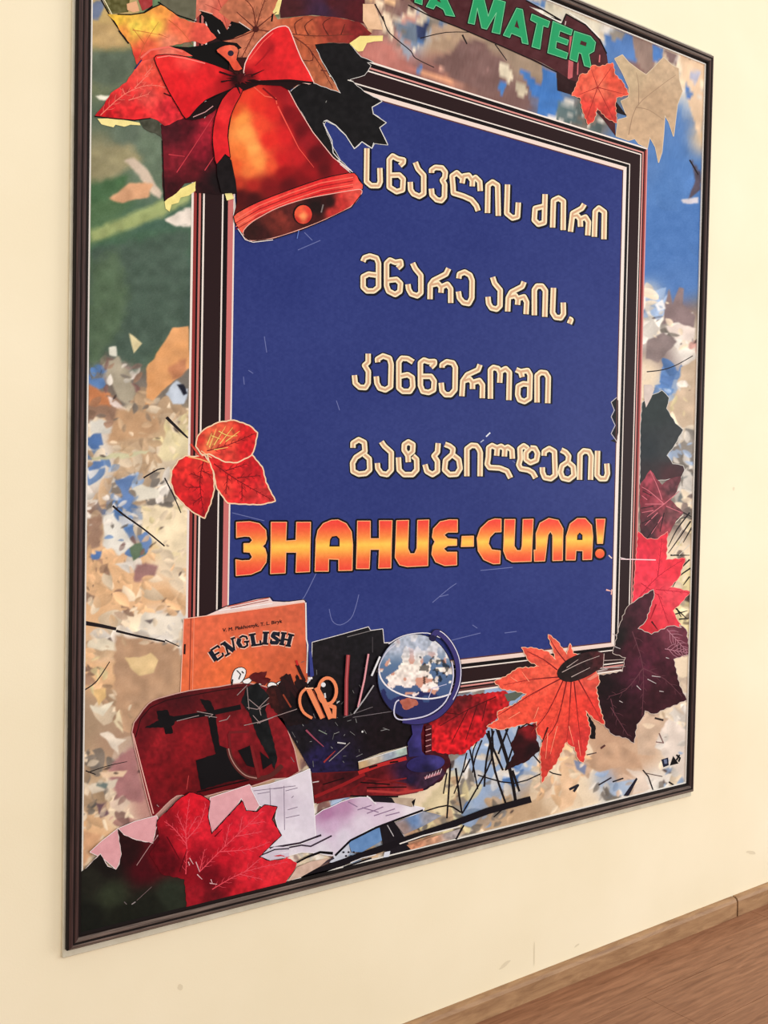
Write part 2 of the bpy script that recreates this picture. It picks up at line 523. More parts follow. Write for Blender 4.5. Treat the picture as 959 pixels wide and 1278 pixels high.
# (x, y, radius weight, palette)
REG = [(118, 40, 1, [(196, 168, 112), (188, 162, 110)]), (120, 90, 1, [(112, 118, 88), (104, 112, 90)]), (130, 140, 1, [(92, 106, 88), (98, 110, 92)]), (160, 170, 1, [(100, 114, 98), (92, 106, 90)]),
       (190, 170, 1, [(104, 116, 100)]), (120, 200, 1, [(138, 134, 104), (150, 140, 110)]), (112, 240, 1, [(80, 108, 74), (88, 112, 76)]), (180, 190, 1, [(104, 120, 100)]),
       (130, 300, 1, [(84, 112, 80), (90, 116, 84)]), (200, 300, 1, [(72, 100, 84), (80, 104, 86)]), (150, 350, 1.2, [(74, 92, 80), (70, 90, 80)]), (205, 370, 1.2, [(66, 84, 76), (72, 90, 80)]),
       (120, 400, 1, [(88, 108, 84), (80, 100, 78)]), (170, 420, 1, [(80, 102, 78), (90, 110, 84)]), (110, 470, .8, [GRY, (130, 126, 108), SKY]), (150, 470, .8, [GRY, WHITE, MAUVE, BROWN]),
       (200, 480, .7, [GRY, (150, 130, 110)]), (120, 510, .9, [BROWN, TAN, PEACH, GRY]), (180, 520, .9, [TAN, GRY, TAN, CREAM]), (115, 550, .8, [WHITE, CREAM, SKY, TAN]),
       (170, 570, 1.2, [TAN, TAN, (178, 150, 118), CREAM]), (215, 560, .8, [YEL, CREAM, YEL]), (120, 590, .8, [WHITE, SKY, CREAM, TAN]), (150, 600, 1, [TAN, LBL, WHITE, GRY]),
       (200, 610, .8, [WHITE, GRY, CREAM]), (120, 650, .8, [BROWN, WHITE, TAN]), (150, 650, .9, [SKY, WHITE, WHITE, GRY]), (210, 660, 1, [YEL, CREAM, CREAM, (236, 216, 180)]), (120, 700, 1, [PEACH, BROWN, PEACH]),
       (170, 700, 1, [PEACH, WHITE, MAUVE, SKY, CREAM]), (210, 710, 1, [CREAM, PEACH, CREAM]), (140, 740, 1, [PEACH, PEACH, CREAM, BROWN]), (200, 750, 1, [PEACH, CREAM, PEACH]),
       (110, 780, .8, [PEACH, TAN]), (200, 780, 1, [WHITE, WHITE, CREAM, GRY]), (130, 800, .8, [WHITE, CREAM, TAN]), (120, 830, .9, [PEACH, YEL, BROWN]), (180, 840, 1.2, [(186, 150, 118), (178, 144, 114)]),
       (200, 880, 1.2, [(184, 146, 116), (178, 140, 112)]), (150, 880, 1, [(180, 148, 118), CREAM, (176, 142, 114)]), (115, 900, 1, [(172, 146, 120), (166, 140, 114)]), (150, 930, .9, [(176, 144, 120), WHITE]),
       (120, 960, .8, [TAN, GRY, CREAM]), (170, 960, .9, [PINKT, (172, 126, 120), (160, 110, 112)]), (120, 1000, .8, [CREAM, GRY, TAN]), (150, 1010, .8, [CREAM, PINKT, MAUVE]), (170, 1000, .8, [PINKT, (160, 116, 116)]),
       (110, 1050, 1, [PEACH, CREAM, TAN]),
       # top
       (480, 20, .8, [MAUVE, CREAM, PEACH]), (490, 50, .7, [PINKT, GRY, CREAM]), (520, 40, .7, [LBL, GRY, SKY, CREAM]), (545, 55, .8, [TAN, (170, 140, 118)]), (580, 60, 1, [(168, 142, 120), (160, 134, 114)]),
       (480, 75, .9, [(170, 108, 100), (180, 116, 104)]), (540, 90, 1, [(140, 96, 90), (128, 92, 86)]), (600, 100, 1.2, [(124, 92, 86), (118, 88, 84)]), (640, 120, 1, [(122, 92, 88), (116, 90, 86)]),
       (560, 110, .7, [(200, 140, 116)]), (640, 80, .8, [(160, 138, 118), (150, 128, 110)]), (680, 90, .8, [(150, 128, 110), (140, 120, 106)]), (690, 120, .7, [SKY, SKY]), (720, 140, .7, [GRY, (90, 104, 104), WHITE]),
       (690, 10, .7, [WHITE, CREAM, (200, 190, 168)]), (740, 40, .8, [CREAM, TAN, WHITE]), (760, 60, .8, [SKY]), (800, 70, .8, [MAUVE, (140, 112, 100)]), (840, 80, .8, [CREAM, (200, 160, 140), WHITE]),
       (870, 110, .8, [CREAM, PEACH, WHITE]), (860, 130, .7, [LBL, CREAM]), (850, 160, .8, [SKY]), (878, 160, .7, [(222, 190, 150)]), (800, 200, 1, [SKY]), (840, 220, 1.3, [(80, 122, 182)]), (840, 300, 1.5, [(74, 116, 178)]),
       (850, 350, 1, [(78, 118, 178)]), (820, 385, .7, [WHITE, LBL, CREAM]), (850, 385, .7, [MAUVE, (140, 118, 112)]), (875, 390, .7, [GRY, CREAM]), (820, 410, .8, [WHITE, CREAM, GRY]), (850, 415, .8, [CREAM, WHITE, GRY]),
       (825, 440, .8, [(128, 110, 108), (136, 118, 112)]), (855, 440, .8, [WHITE, PINKT, CREAM]), (815, 465, .7, [CREAM, WHITE]), (860, 455, .6, [MAUVE, DRK, WHITE]), (840, 475, .7, [SKY, WHITE, LBL]), (870, 480, .8, [CREAM, WHITE, TAN]),
       (860, 510, .8, [CREAM, YEL, TAN]), (870, 560, .8, [GRY, LBL, WHITE]), (865, 600, .8, [GRY, (100, 104, 104), WHITE]), (860, 640, .8, [(110, 94, 90), CREAM, GRY]), (860, 680, .7, [CREAM, DRK, YEL]),
       (870, 720, .7, [YEL, DRK, CREAM]), (868, 770, .7, [YEL, CREAM, DRK]), (868, 830, .8, [CREAM, GRY]), (850, 870, .8, [CREAM, (200, 180, 160), WHITE]),
       # bottom right
       (820, 890, .8, [CREAM, TAN, (206, 178, 156)]), (840, 920, .8, [WHITE, CREAM, WHITE]), (800, 930, 1, [(200, 166, 138), TAN]), (765, 930, 1.1, [(192, 154, 126), (186, 150, 122)]), (780, 960, .8, [(196, 160, 132), CREAM]),
       (850, 960, .8, [CREAM, WHITE, LBL]), (830, 985, .7, [WHITE, GRY, LBL]), (790, 985, .8, [WHITE, CREAM, (206, 178, 156)]), (760, 975, .7, [LBL, WHITE, GRY]), (720, 960, .8, [CREAM, PEACH, (210, 176, 150)]),
       (690, 985, .9, [CREAM, PEACH, (214, 184, 156)]), (720, 1000, .9, [CREAM, TAN]), (660, 1000, .9, [TAN, CREAM]), (640, 970, .8, [LBL, SKY, WHITE, CREAM]), (600, 960, .8, [LBL, CREAM, WHITE, GRY]), (640, 940, .7, [LBL, WHITE]),
       (560, 1000, .9, [YEL, CREAM, GRY, TAN]), (590, 1010, .9, [LBL, SKY, YEL, GRY]), (620, 1010, .8, [TAN, LBL, GRY]), (540, 990, .8, [CREAM, YEL]), (540, 1020, .7, [YEL, GRY, TAN]), (480, 1060, .8, [WHITE, TAN, LBL]), (520, 1055, .8, [(190, 140, 110), WHITE, TAN]),
       (600, 1035, .7, [TAN, CREAM, GRY]), (380, 1090, .8, [CREAM, WHITE, MAUVE]),
       (120, -60, 1, [(150, 140, 90), GRN]), (300, -80, 2, [GRN, TAN, BROWN]), (500, -90, 2, [TAN, MAUVE, BROWN]), (650, -60, 2, [SKY, CREAM, TAN])]
RX = np.array([r[0] for r in REG], float); RY = np.array([r[1] for r in REG], float); RWt = np.array([r[2] for r in REG], float)
PAL = np.zeros((len(REG), 5, 3)); PN = np.array([len(r[3]) for r in REG])
for i, r in enumerate(REG):
    for j in range(5): PAL[i, j] = r[3][j % len(r[3])]


def region(x, y):
    best = np.full(x.shape, 1e9); idx = np.zeros(x.shape, int)
    for i in range(len(REG)):
        d = ((x - RX[i]) ** 2 + (y - RY[i]) ** 2) / RWt[i] ** 2
        k = d < best; best[k] = d[k]; idx[k] = i
    return idx


OX, OY = 60, -330                   # the working sheet for the foliage print: one cell per photo point
CW, CH = 860, 1540


def blur(c, r):
    for ax in (0, 1):
        for _ in range(2):
            pad = [(0, 0)] * 3; pad[ax] = (r + 1, r)
            q = np.cumsum(np.pad(c, pad, mode='edge'), axis=ax)
            n = c.shape[ax]
            c = (np.take(q, np.arange(2 * r + 1, 2 * r + 1 + n), ax) - np.take(q, np.arange(0, n), ax)) / (2 * r + 1)
    return c


def blobs(C, n, seed, lmin, lmax, only_busy=True, dark=0.04, wide=(0.28, 0.62), alpha=(0.75, 1.0)):
    """dabs of colour, each a soft-edged tapering leaf shape in a colour of its region"""
    g = np.random.RandomState(seed)
    bx = g.uniform(OX, OX + CW, n); by = g.uniform(OY + 150, OY + CH, n)
    rg = region(bx, by)
    ang0 = vnoise(bx, by, 60, seed) * 5.0
    for i in range(n):
        if only_busy and PN[rg[i]] < 3: continue
        if 262 < bx[i] < 765 and 230 < by[i] < 790: continue
        L = g.uniform(lmin, lmax); Wd = L * g.uniform(*wide); a = ang0[i] + g.normal(0, 0.55)
        col = PAL[rg[i], g.randint(PN[rg[i]])] * g.uniform(0.86, 1.12)
        if g.rand() < dark: col = np.array((64, 50, 48.)); L *= 0.6; Wd *= 0.4
        R_ = int(L + 3); ix, iy = int(bx[i] - OX), int(by[i] - OY)
        x0, x1, y0, y1 = max(ix - R_, 0), min(ix + R_, CW), max(iy - R_, 0), min(iy + R_, CH)
        if x1 <= x0 or y1 <= y0: continue
        yy, xx = np.mgrid[y0:y1, x0:x1]
        dx = xx - ix; dy = yy - iy
        u = (dx * math.cos(a) + dy * math.sin(a)) / L; v = (-dx * math.sin(a) + dy * math.cos(a)) / Wd
        v = v + g.uniform(-.5, .5) * u * u
        wd = np.clip(1 - u * u, 0, 1) ** g.uniform(0.5, 1.1) * (1 + g.uniform(-.4, .4) * u)
        m = np.clip((wd - np.abs(v)) * Wd / 1.2 + 0.3, 0, 1) * (np.abs(u) < 1) * g.uniform(*alpha)
        sh = 1 + 0.10 * np.clip(v, -1, 1) * g.choice((-1, 1))
        C[y0:y1, x0:x1] = C[y0:y1, x0:x1] * (1 - m[..., None]) + col * sh[..., None] * m[..., None]


def paint_foliage():
    yy, xx = np.mgrid[OY:OY + CH:4, OX:OX + CW:4].astype(float)
    rg = region(xx.ravel() + (vnoise(xx.ravel(), yy.ravel(), 30, 5) - .5) * 22, yy.ravel() + (vnoise(xx.ravel(), yy.ravel(), 30, 6) - .5) * 22)
    C = PAL[rg, 0].reshape(*xx.shape, 3).repeat(4, 0).repeat(4, 1)[:CH, :CW]
    C = blur(C, 9)
    blobs(C, 2600, 1, 10, 22, wide=(.4, .8))
    blobs(C, 5200, 2, 6, 15)
    blobs(C, 500, 9, 12, 26, only_busy=False, dark=0, wide=(.5, .9), alpha=(.12, .3))
    yy, xx = np.mgrid[OY:OY + CH, OX:OX + CW].astype(float)
    for i, (s, cc, bl, wp) in enumerate(PATCH):
        p = pts(s); m_ = 14
        x0 = int(max(min(q[0] for q in p) - m_ - OX, 0)); x1 = int(min(max(q[0] for q in p) + m_ - OX, CW))
        y0 = int(max(min(q[1] for q in p) - m_ - OY, 0)); y1 = int(min(max(q[1] for q in p) + m_ - OY, CH))
        if x1 <= x0 or y1 <= y0: continue
        sub = C[y0:y1, x0:x1]; sh = sub.shape
        ci = np.array(cc, float)
        X1, Y1 = xx[y0:y1, x0:x1].ravel(), yy[y0:y1, x0:x1].ravel()
        C[y0:y1, x0:x1] = soft_poly(X1, Y1, sub.reshape(-1, 3), s, ci, bl, wp, i).reshape(sh)
    blobs(C, 6000, 3, 2.5, 8.5, dark=0.07, alpha=(.5, .95))
    n = np.random.RandomState(5).normal(0, 3.0, (CH, CW, 1)) + (vnoise(xx.ravel(), yy.ravel(), 9, 91).reshape(CH, CW, 1) - .5) * 10
    return np.clip(C + n, 0, 255)


def sample(C, x, y):
    x = np.clip(x - OX, 0, CW - 1.01); y = np.clip(y - OY, 0, CH - 1.01)
    ix = x.astype(int); iy = y.astype(int); fx = (x - ix)[:, None]; fy = (y - iy)[:, None]
    return (C[iy, ix] * (1 - fx) + C[iy, ix + 1] * fx) * (1 - fy) + (C[iy + 1, ix] * (1 - fx) + C[iy + 1, ix + 1] * fx) * fy


def soft_poly(x, y, col, s, colour, blur=2.0, warp=0.0, seed=1):
    """adds a patch with a soft edge and a slightly uneven colour"""
    p = pts(s)
    wx = x + (vnoise(x, y, 7, seed) - .5) * warp; wy = y + (vnoise(x, y, 7, seed + 1) - .5) * warp
    m = np.zeros(x.shape)
    offs = [(0, 0)] + [(blur * math.cos(a) * r, blur * math.sin(a) * r) for r in (0.5, 1) for a in np.linspace(0, 6.28, 7)[:-1]]
    for dx, dy in offs:
        m += inside(wx + dx, wy + dy, [p])
    m = (m / len(offs))[:, None]
    k = 1 + (vnoise(x, y, 10, seed + 5) - .5)[:, None] * .16
    return col * (1 - m) + np.clip(np.array(colour, float) * k, 0, 255) * m


PATCH = [  # shape, colour, blur, warp
    ('A 125,30 160,5 195,0 198,40 165,105 125,95', (112, 124, 150), 2, 2), ('A 125,110 250,110 300,200 320,240 200,240 125,230', (190, 160, 112), 5, 4),
    ('A 130,260 380,250 360,340 300,420 200,440 125,400', (92, 104, 88), 6, 4), ('A 155,475 235,475 225,505 175,495', (226, 222, 204), 1, 2),
    ('A 380,640 480,690 490,900 400,860 330,800 370,730', (104, 120, 100), 5, 3), ('A 125,740 330,720 400,800 250,880 120,900', (150, 142, 108), 6, 5),
    ('A 300,800 350,785 420,850 490,960 480,990 430,960 350,850', (212, 192, 172), 2, 3), ('A 225,990 330,905 440,915 420,985 270,1010', (214, 162, 124), 1.5, 3),
    ('A 130,1150 300,1080 490,1000 640,940 620,1010 480,1080 300,1150 140,1215', (154, 166, 110), 4, 3), ('A 125,930 330,860 300,920 200,1000 125,1020', (74, 106, 72), 4, 3),
    ('A 500,1095 560,1060 635,1030 632,1130 560,1130', (226, 214, 202), 1.5, 3), ('A 130,1220 400,1150 632,1140 632,1278 130,1278', (72, 102, 80), 4, 3),
    ('E 120,340 580,240 580,500 560,680 470,760 400,840 330,900 300,860 200,820 110,880', (74, 92, 80), 7, 6), ('E 120,400 250,330 300,560 260,700 160,850 110,880', (84, 104, 80), 7, 6),
    ('E 375,890 440,800 500,700 575,690 578,880 520,930 430,1010 370,1080 385,960', (222, 160, 106), 0.8, 2), ('E 300,720 360,770 320,815', (220, 206, 160), 0.6, 1),
    ('E 480,880 560,830 560,900 500,940', (190, 128, 92), 2, 4), ('E 205,790 240,780 245,830 210,820', (216, 214, 200), 1, 2),
    ('E 170,850 250,830 300,900 330,1010 300,1080 240,1000', (170, 160, 140), 2, 6), ('E 110,930 180,930 200,970 130,990', (96, 130, 180), 1, 4), ('E 105,960 210,1000 215,1060 120,1055', (204, 132, 88), 2, 4),
    ('E 470,1000 520,940 570,980 560,1050 500,1050', (190, 200, 214), 1, 4), ('E 520,960 550,955 570,1000 550,1010', (30, 30, 44), 0.6, 2), ('E 200,1010 290,1070 270,1090 210,1050', (232, 214, 206), 0.7, 2),
    ('E 250,1070 420,1090 440,1180 340,1200 200,1230', (190, 152, 116), 3, 5), ('E 110,1120 200,1120 220,1180 120,1190', (216, 212, 202), 2, 4), ('E 100,1200 170,1180 180,1240 110,1254', (92, 124, 176), 1, 4),
    ('F 100,170 130,140 160,160 150,200 105,215', (84, 118, 172), 1, 4), ('F 95,260 170,260 180,285 100,295', (96, 128, 180), 1, 4), ('F 110,240 380,210 300,240 120,255', (200, 196, 160), 1, 4),
    ('F 220,340 310,320 280,380 300,420 270,460 230,450 250,400', (100, 130, 180), 1, 4), ('F 290,380 330,360 420,390 400,420 310,430', (228, 222, 206), 1, 3), ('F 330,450 440,450 525,480 525,650 440,640 340,560', (238, 220, 186), 1.5, 4),
    ('F 165,500 210,480 260,560 300,620 240,660 170,620', (226, 222, 212), 1.2, 4), ('F 280,630 330,600 350,650 300,690', (96, 116, 92), 1, 4), ('F 310,580 360,560 380,610 350,650', (104, 134, 182), 1, 4),
    ('F 210,700 300,690 290,740', (230, 222, 212), 1, 3), ('F 310,700 400,700 390,750 300,780', (156, 116, 112), 2, 4), ('F 110,650 160,640 150,680 120,680', (90, 124, 180), 1, 3),
    ('F 440,130 520,150 530,230 430,260 390,250', (222, 208, 168), 2, 4), ('F 100,500 165,490 160,620 95,640', (160, 128, 108), 2, 5),
    ('G 270,370 290,345 350,370 400,350 435,385 410,440 350,455 310,420', (226, 196, 146), 0.8, 2), ('G 110,290 180,280 245,310 240,340 180,340 110,320', (226, 214, 190), 0.8, 3),
    ('G 240,270 530,310 545,560 460,560 380,570 320,690 240,620 230,400', (184, 148, 118), 2, 4), ('G 275,370 350,370 400,350 435,385 410,440 350,455 310,420', (226, 196, 146), 0.8, 2),
    ('G 125,520 190,510 195,550 160,595 150,560', (228, 190, 132), 0.8, 2), ('G 120,590 160,600 230,570 180,640 130,620', (232, 222, 200), 0.8, 2), ('G 225,660 255,610 275,720 240,690', (232, 214, 178), 0.7, 2),
    ('G 165,720 200,710 240,740 290,750 245,780 250,820 210,770', (228, 214, 196), 0.7, 2), ('G 370,160 540,180 530,290 400,260 340,240', (228, 218, 202), 1.2, 5), ('G 370,200 420,190 400,215', (120, 110, 108), 1, 2),
    ('G 250,830 320,780 370,1033 250,1033 200,900', (168, 118, 118), 3, 4), ('G 160,900 290,890 270,920 180,925', (226, 196, 166), 0.8, 2), ('G 110,960 250,930 230,970 130,1000', (214, 200, 180), 1, 2),
    ('G 160,940 200,950 190,975 150,960', (104, 116, 112), 1, 2), ('H 190,200 230,190 240,240 210,260', (110, 84, 92), 1, 2), ('H 240,200 300,170 330,200 280,240', (224, 200, 180), 1, 2),
    ('H 135,300 210,330 190,390 135,450', (206, 158, 120), 2, 4),
    # top middle
    ('P 340,30 480,70 560,90 440,80 330,100', (176, 148, 126), 1, 2), ('P 330,110 460,90 480,110 420,150 350,150', (170, 142, 118), 1, 2), ('P 180,20 230,20 320,40 310,90 280,130 210,100', (110, 124, 142), 2, 5),
    ('P 185,30 220,60 200,90', (120, 150, 200), 1, 3), ('P 270,30 330,30 300,110 280,100', (50, 60, 96), 1, 3), ('P 200,0 290,0 270,30 210,20', (206, 150, 136), 1.5, 3), ('P 200,90 260,150 240,185 215,150', (150, 156, 170), 1, 2),
    ('P 60,110 150,100 200,180 270,220 300,240 180,240 40,180', (186, 118, 108), 2, 4), ('P 270,230 400,255 440,290 300,265', (224, 160, 126), 1.2, 2), ('P 370,220 410,205 400,235 375,238', (226, 170, 150), 0.8, 1),
    ('P 275,215 300,215 298,238 275,238', (80, 120, 180), 0.8, 1), ('P 560,90 700,140 810,210 810,280 740,240 670,200 640,160 590,140', (158, 136, 116), 1, 3), ('P 470,100 560,110 600,160 680,210 660,290 590,330 440,280 330,180 420,160', (122, 92, 88), 2, 3),
    ('P 630,200 660,200 690,260 670,285 640,260 625,240', (226, 212, 186), 0.7, 1), ('P 615,290 665,280 640,340', (74, 124, 190), 0.6, 1), ('P 700,270 740,300 750,330 720,350 695,320', (196, 182, 158), 0.7, 1),
    ('P 710,225 760,250 800,300 815,280 810,210 870,240 880,320 900,350 870,420 830,430 790,420 800,345 770,340 750,290', (66, 116, 184), 0.6, 1), ('P 880,360 959,400 959,460 870,430', (92, 110, 112), 2, 4),
    ('P 555,240 590,220 570,240', (170, 130, 124), 1, 2),
    # top right
    ('C 880,0 959,40 959,90 900,40 830,0', (86, 124, 178), 1, 1), ('D 70,0 300,100 280,140 240,110 150,55 130,90 60,50', (214, 206, 186), 1, 3), ('D 300,140 420,140 440,260 400,240 330,200', (84, 122, 180), 1, 2),
    ('D 320,120 400,120 380,150 340,165', (150, 140, 130), 1, 2), ('D 415,150 500,160 495,270 470,295 430,240', (146, 122, 112), 0.8, 2), ('D 495,170 540,190 535,240 500,250', (78, 120, 182), 0.8, 1), ('D 540,190 600,220 590,270 560,250', (136, 110, 108), 0.8, 1),
    ('D 600,200 710,260 700,400 690,560 665,500 640,400 620,300', (224, 192, 160), 1.2, 3), ('D 640,280 690,290 670,340 650,320', (190, 190, 210), 1, 2), ('D 630,330 660,380 640,400 625,370', (80, 120, 184), 0.8, 1),
    ('D 645,630 690,690 690,760 640,800 670,720', (82, 72, 84), 0.8, 2), ('D 610,800 680,790 680,815 620,815', (206, 200, 208), 1, 2), ('D 350,300 380,290 400,350 380,370', (84, 122, 180), 0.8, 1),
    # right strip
    ('T 385,480 395,560 430,470 455,480 450,560 510,620 500,690 430,650 350,660 360,560', (132, 112, 112), 0.8, 2), ('T 310,560 350,535 365,580 330,600', (226, 226, 228), 0.8, 1), ('T 360,670 440,660 510,680 500,750 400,720', (222, 206, 196), 0.8, 3),
    ('T 270,740 350,700 420,740 330,850 260,830', (130, 114, 112), 1, 3), ('T 340,910 410,920 380,1020 345,980', (88, 124, 180), 0.8, 2), ('T 440,870 520,820 520,1160 440,1170 370,1060 420,1000', (200, 176, 150), 1, 4),
    ('N 420,0 460,20 440,50 420,40', (96, 134, 184), 1, 2),
    # bottom right
    ('O 180,550 250,540 350,600 385,670 300,650 180,680 110,640', (192, 156, 128), 1, 2), ('O 350,460 400,420 500,430 500,500 440,520 440,600 360,600', (206, 178, 154), 1, 3), ('O 500,430 580,480 580,720 470,600 440,540', (226, 212, 200), 1.2, 4),
    ('O 180,740 350,710 300,790 250,790', (160, 176, 198), 1, 2), ('O 300,660 380,680 420,760 330,780 350,710', (224, 206, 190), 1, 3), ('O 0,640 60,600 90,700 60,830 0,860', (224, 188, 152), 1, 3), ('O 60,620 120,640 110,690 75,670', (130, 140, 170), 0.8, 2),
    ('L 640,250 750,130 790,180 740,300 650,330', (214, 198, 160), 2, 6),
]


def print_sheet():
    # columns evenly spaced in view, rows even on the board
    C = paint_foliage()
    pxs = np.arange(96, 905, 1.25)
    u = to_plane(pxs, np.full(len(pxs), 640.0))[0]
    u = np.concatenate([[SX0], u[(u > SX0 + 0.001) & (u < SX1 - 0.001)], [SX1]])
    v = np.concatenate([np.arange(SZ0, 2.30, 0.0021), np.arange(2.30, SZ1, 0.012), [SZ1]])
    U, V = np.meshgrid(u, v)
    x, y = from_plane(U.ravel(), V.ravel())
    keep = ~((U.ravel() > INNER['l'] + .02) & (U.ravel() < INNER['r'] - .02) & (V.ravel() > INNER['b'] + .02) & (V.ravel() < INNER['t'] - .02))
    col = np.zeros((len(x), 3)); col[:] = 60
    xa, ya = x[keep], y[keep]
    col[keep] = sample(C, xa, ya)
    nu, nv = len(u), len(v)
    idx = np.arange(nu * nv).reshape(nv, nu)
    f = np.stack([idx[:-1, :-1], idx[:-1, 1:], idx[1:, 1:], idx[1:, :-1]], -1).reshape(-1, 4)
    f = f[keep[f].any(1)]
    used = np.unique(f); re = np.full(nu * nv, -1); re[used] = np.arange(len(used))
    co = np.stack([U.ravel(), np.full(nu * nv, YP), V.ravel() - BASE], 1)[used]
    o = ink_mesh('print_sheet', co, re[f], col[used], poster)
    o['label'] = 'printed background of out-of-focus autumn foliage, sky and twigs'


print_sheet()

# ---- painted frame and blue panel -------------------------------------------------------------------
def rect_px(l, r, t, b):
    xs, ys = from_plane(np.array([l, r, r, l]), np.array([t, t, b, b]))
    return list(zip(xs, ys))


def ring(ink, a, b, colour, bump=1):
    ink.layer += 0.4
    """frame-shaped band between two inset fractions (0 = outer edge, 1 = panel)"""
    cols = colour if isinstance(colour, list) else [colour] * 4

    def R(k):
        return rect_px(*[INNER[s] + (PANEL[s] - INNER[s]) * k for s in 'lrtb'])
    o, i = R(a), R(b)
    for j in range(4):
        ink.area([o[j], o[(j + 1) % 4], i[(j + 1) % 4], i[j]], cols[j], step=0, bump=1e-9)


fr = Ink(0)
ring(fr, 0, 1, (38, 20, 22))
PK = (208, 138, 132); PW = (232, 220, 212); DK = (16, 8, 10); RD = (140, 52, 50); BR = (92, 54, 52)
for a, b, c in ((0, .05, [PW, PK, PW, PW]), (.05, .12, [DK, RD, BR, RD]), (.12, .165, DK), (.165, .215, [PK, PK, PK, (190, 110, 102)]), (.215, .26, DK), (.26, .30, PW), (.70, .735, PW), (.735, .84, DK),
                (.84, .965, [(230, 210, 200), PW, (230, 206, 196), (196, 110, 108)]), (.965, 1.0, [BR, BR, BR, PW])):
    ring(fr, a, b, c, bump=0)
fr.layer += 1
fr.make('painted_frame', poster, 'printed dark brown picture frame with pale pink edge lines')

PP = rect_px(PANEL['l'], PANEL['r'], PANEL['t'], PANEL['b'])
pn = Ink(1)
def panel_col(x, y):
    c = np.tile(np.array((43, 54, 118), float), (len(x), 1))
    s = np.sin(x * 2.1) * 1.4
    return c + s[:, None] + (vnoise(x, y, 2.5, 9)[:, None] - .5) * 9 + (vnoise(x, y, 60, 8)[:, None] - .5) * 6
pn.area(PP, panel_col, step=2.2)
sc = (104, 112, 165)
for p in ('X 411,760 415,775 425,780 438,772 444,758 448,742', 'X 540,752 560,735 570,728', 'X 548,745 560,742', 'X 640,575 652,585', 'X 395,715 380,745 372,752', 'X 600,712 640,708', 'X 300,600 312,590', 'X 630,790 645,788',
          'X 590,780 596,784', 'X 470,690 474,710', 'X 380,290 390,300', 'X 304,470 305,480', 'X 400,300 372,312', 'X 700,580 730,600', 'X 290,640 330,650', 'X 560,800 600,790', 'X 395,830 440,790', 'X 310,462 316,466', 'X 420,500 424,512', 'X 330,420 333,440'):
    pn.line(smooth(pts(p), 3, False), 0.9, sc, bump=0)
pn.line('X 607,545 612,540', 1.6, (220, 224, 236), bump=0)
pn.line('X 600,552 604,549', 1.2, (180, 186, 210), bump=0)
pn.layer += 1
pn.make('blue_panel', poster, 'plain deep blue printed panel with light scratches')

# ---- lettering ---------------------------------------------------------------------------------------
CRM = (240, 224, 188); CORE = (206, 164, 130)


def georgian(lines, name, label):
    base = Ink(3)
    allst = [st for g in lines for st in g]
    base.lines(allst, 10.0, (14, 12, 30), shift=(0.9, 1.1)); base.layer = 3.5
    base.lines(allst, 9.6, (14, 12, 30))
    b = base.make(name, poster, label)
    for glyph in lines:
        g = Ink(5)
        g.lines(glyph, 6.7, CRM); g.layer = 6
        g.lines(glyph, 2.6, CORE)
        g.make('letter', b)


L1 = [['T1 78,60 75,310 110,340 165,340 178,310 175,208'],
      ['T1 250,262 320,260 350,290 345,372 300,385 245,350 245,145 270,118 310,140 352,148 350,168 325,190'],
      ['T1 440,165 460,215 503,262 503,400 470,420 425,400 405,370 402,312'],
      ['T1 562,245 562,222 590,203 640,207 665,240 660,280 642,300 660,330 658,425 635,452 600,445 565,410 560,362'],
      ['T1 926,380 922,310 890,278 868,295 866,345', 'T1 866,300 840,262 800,268 790,322', 'T1 790,280 750,243 715,268 722,340 725,395 800,418 860,445 897,490 910,528'],
      ['T2 185,268 188,102 215,82 246,102 250,285'], ['T2 305,97 300,270 335,298 365,290 370,205'],
      ['T2 530,155 525,325 490,335 465,310 470,240 520,228'], ['T2 575,355 580,193 610,178 640,197 638,370'],
      ['T2 765,215 750,240 695,270 682,380', 'T2 690,288 722,282 740,305 742,350', 'T2 740,305 772,292 790,322 785,402'], ['T2 825,410 830,258 852,238 885,262 882,425']]
L2 = [['T3 48,98 60,70 100,57 150,72 165,110 165,290 130,318 80,318 50,290 50,212 90,192 150,200'],
      ['T3 230,240 300,232 330,262 325,322 290,345 240,320 225,280 225,112 250,87 290,105 330,98 334,125 308,148'],
      ['T3 420,110 440,152 482,202 482,332 455,355 410,340 390,305 385,268'],
      ['T3 690,150 670,192 575,240 552,272 550,380', 'T3 560,272 610,262 635,290 632,332', 'T3 635,288 680,268 705,302 705,408'],
      ['T3 765,225 770,192 810,177 850,200 865,240 863,370 840,412 800,405 770,370 762,322'],
      ['T4 150,155 165,202 207,252 205,370 180,395 140,385 120,352 115,302'],
      ['T4 385,190 372,225 290,267 267,310 262,412', 'T4 275,302 320,292 340,322 336,362', 'T4 340,315 385,302 405,342 400,432'],
      ['T4 462,440 462,250 482,222 520,222 545,257 540,452'], ['T4 605,235 598,420 620,455 660,460 680,430 678,345'], ['T4 718,466 736,474 724,503']]
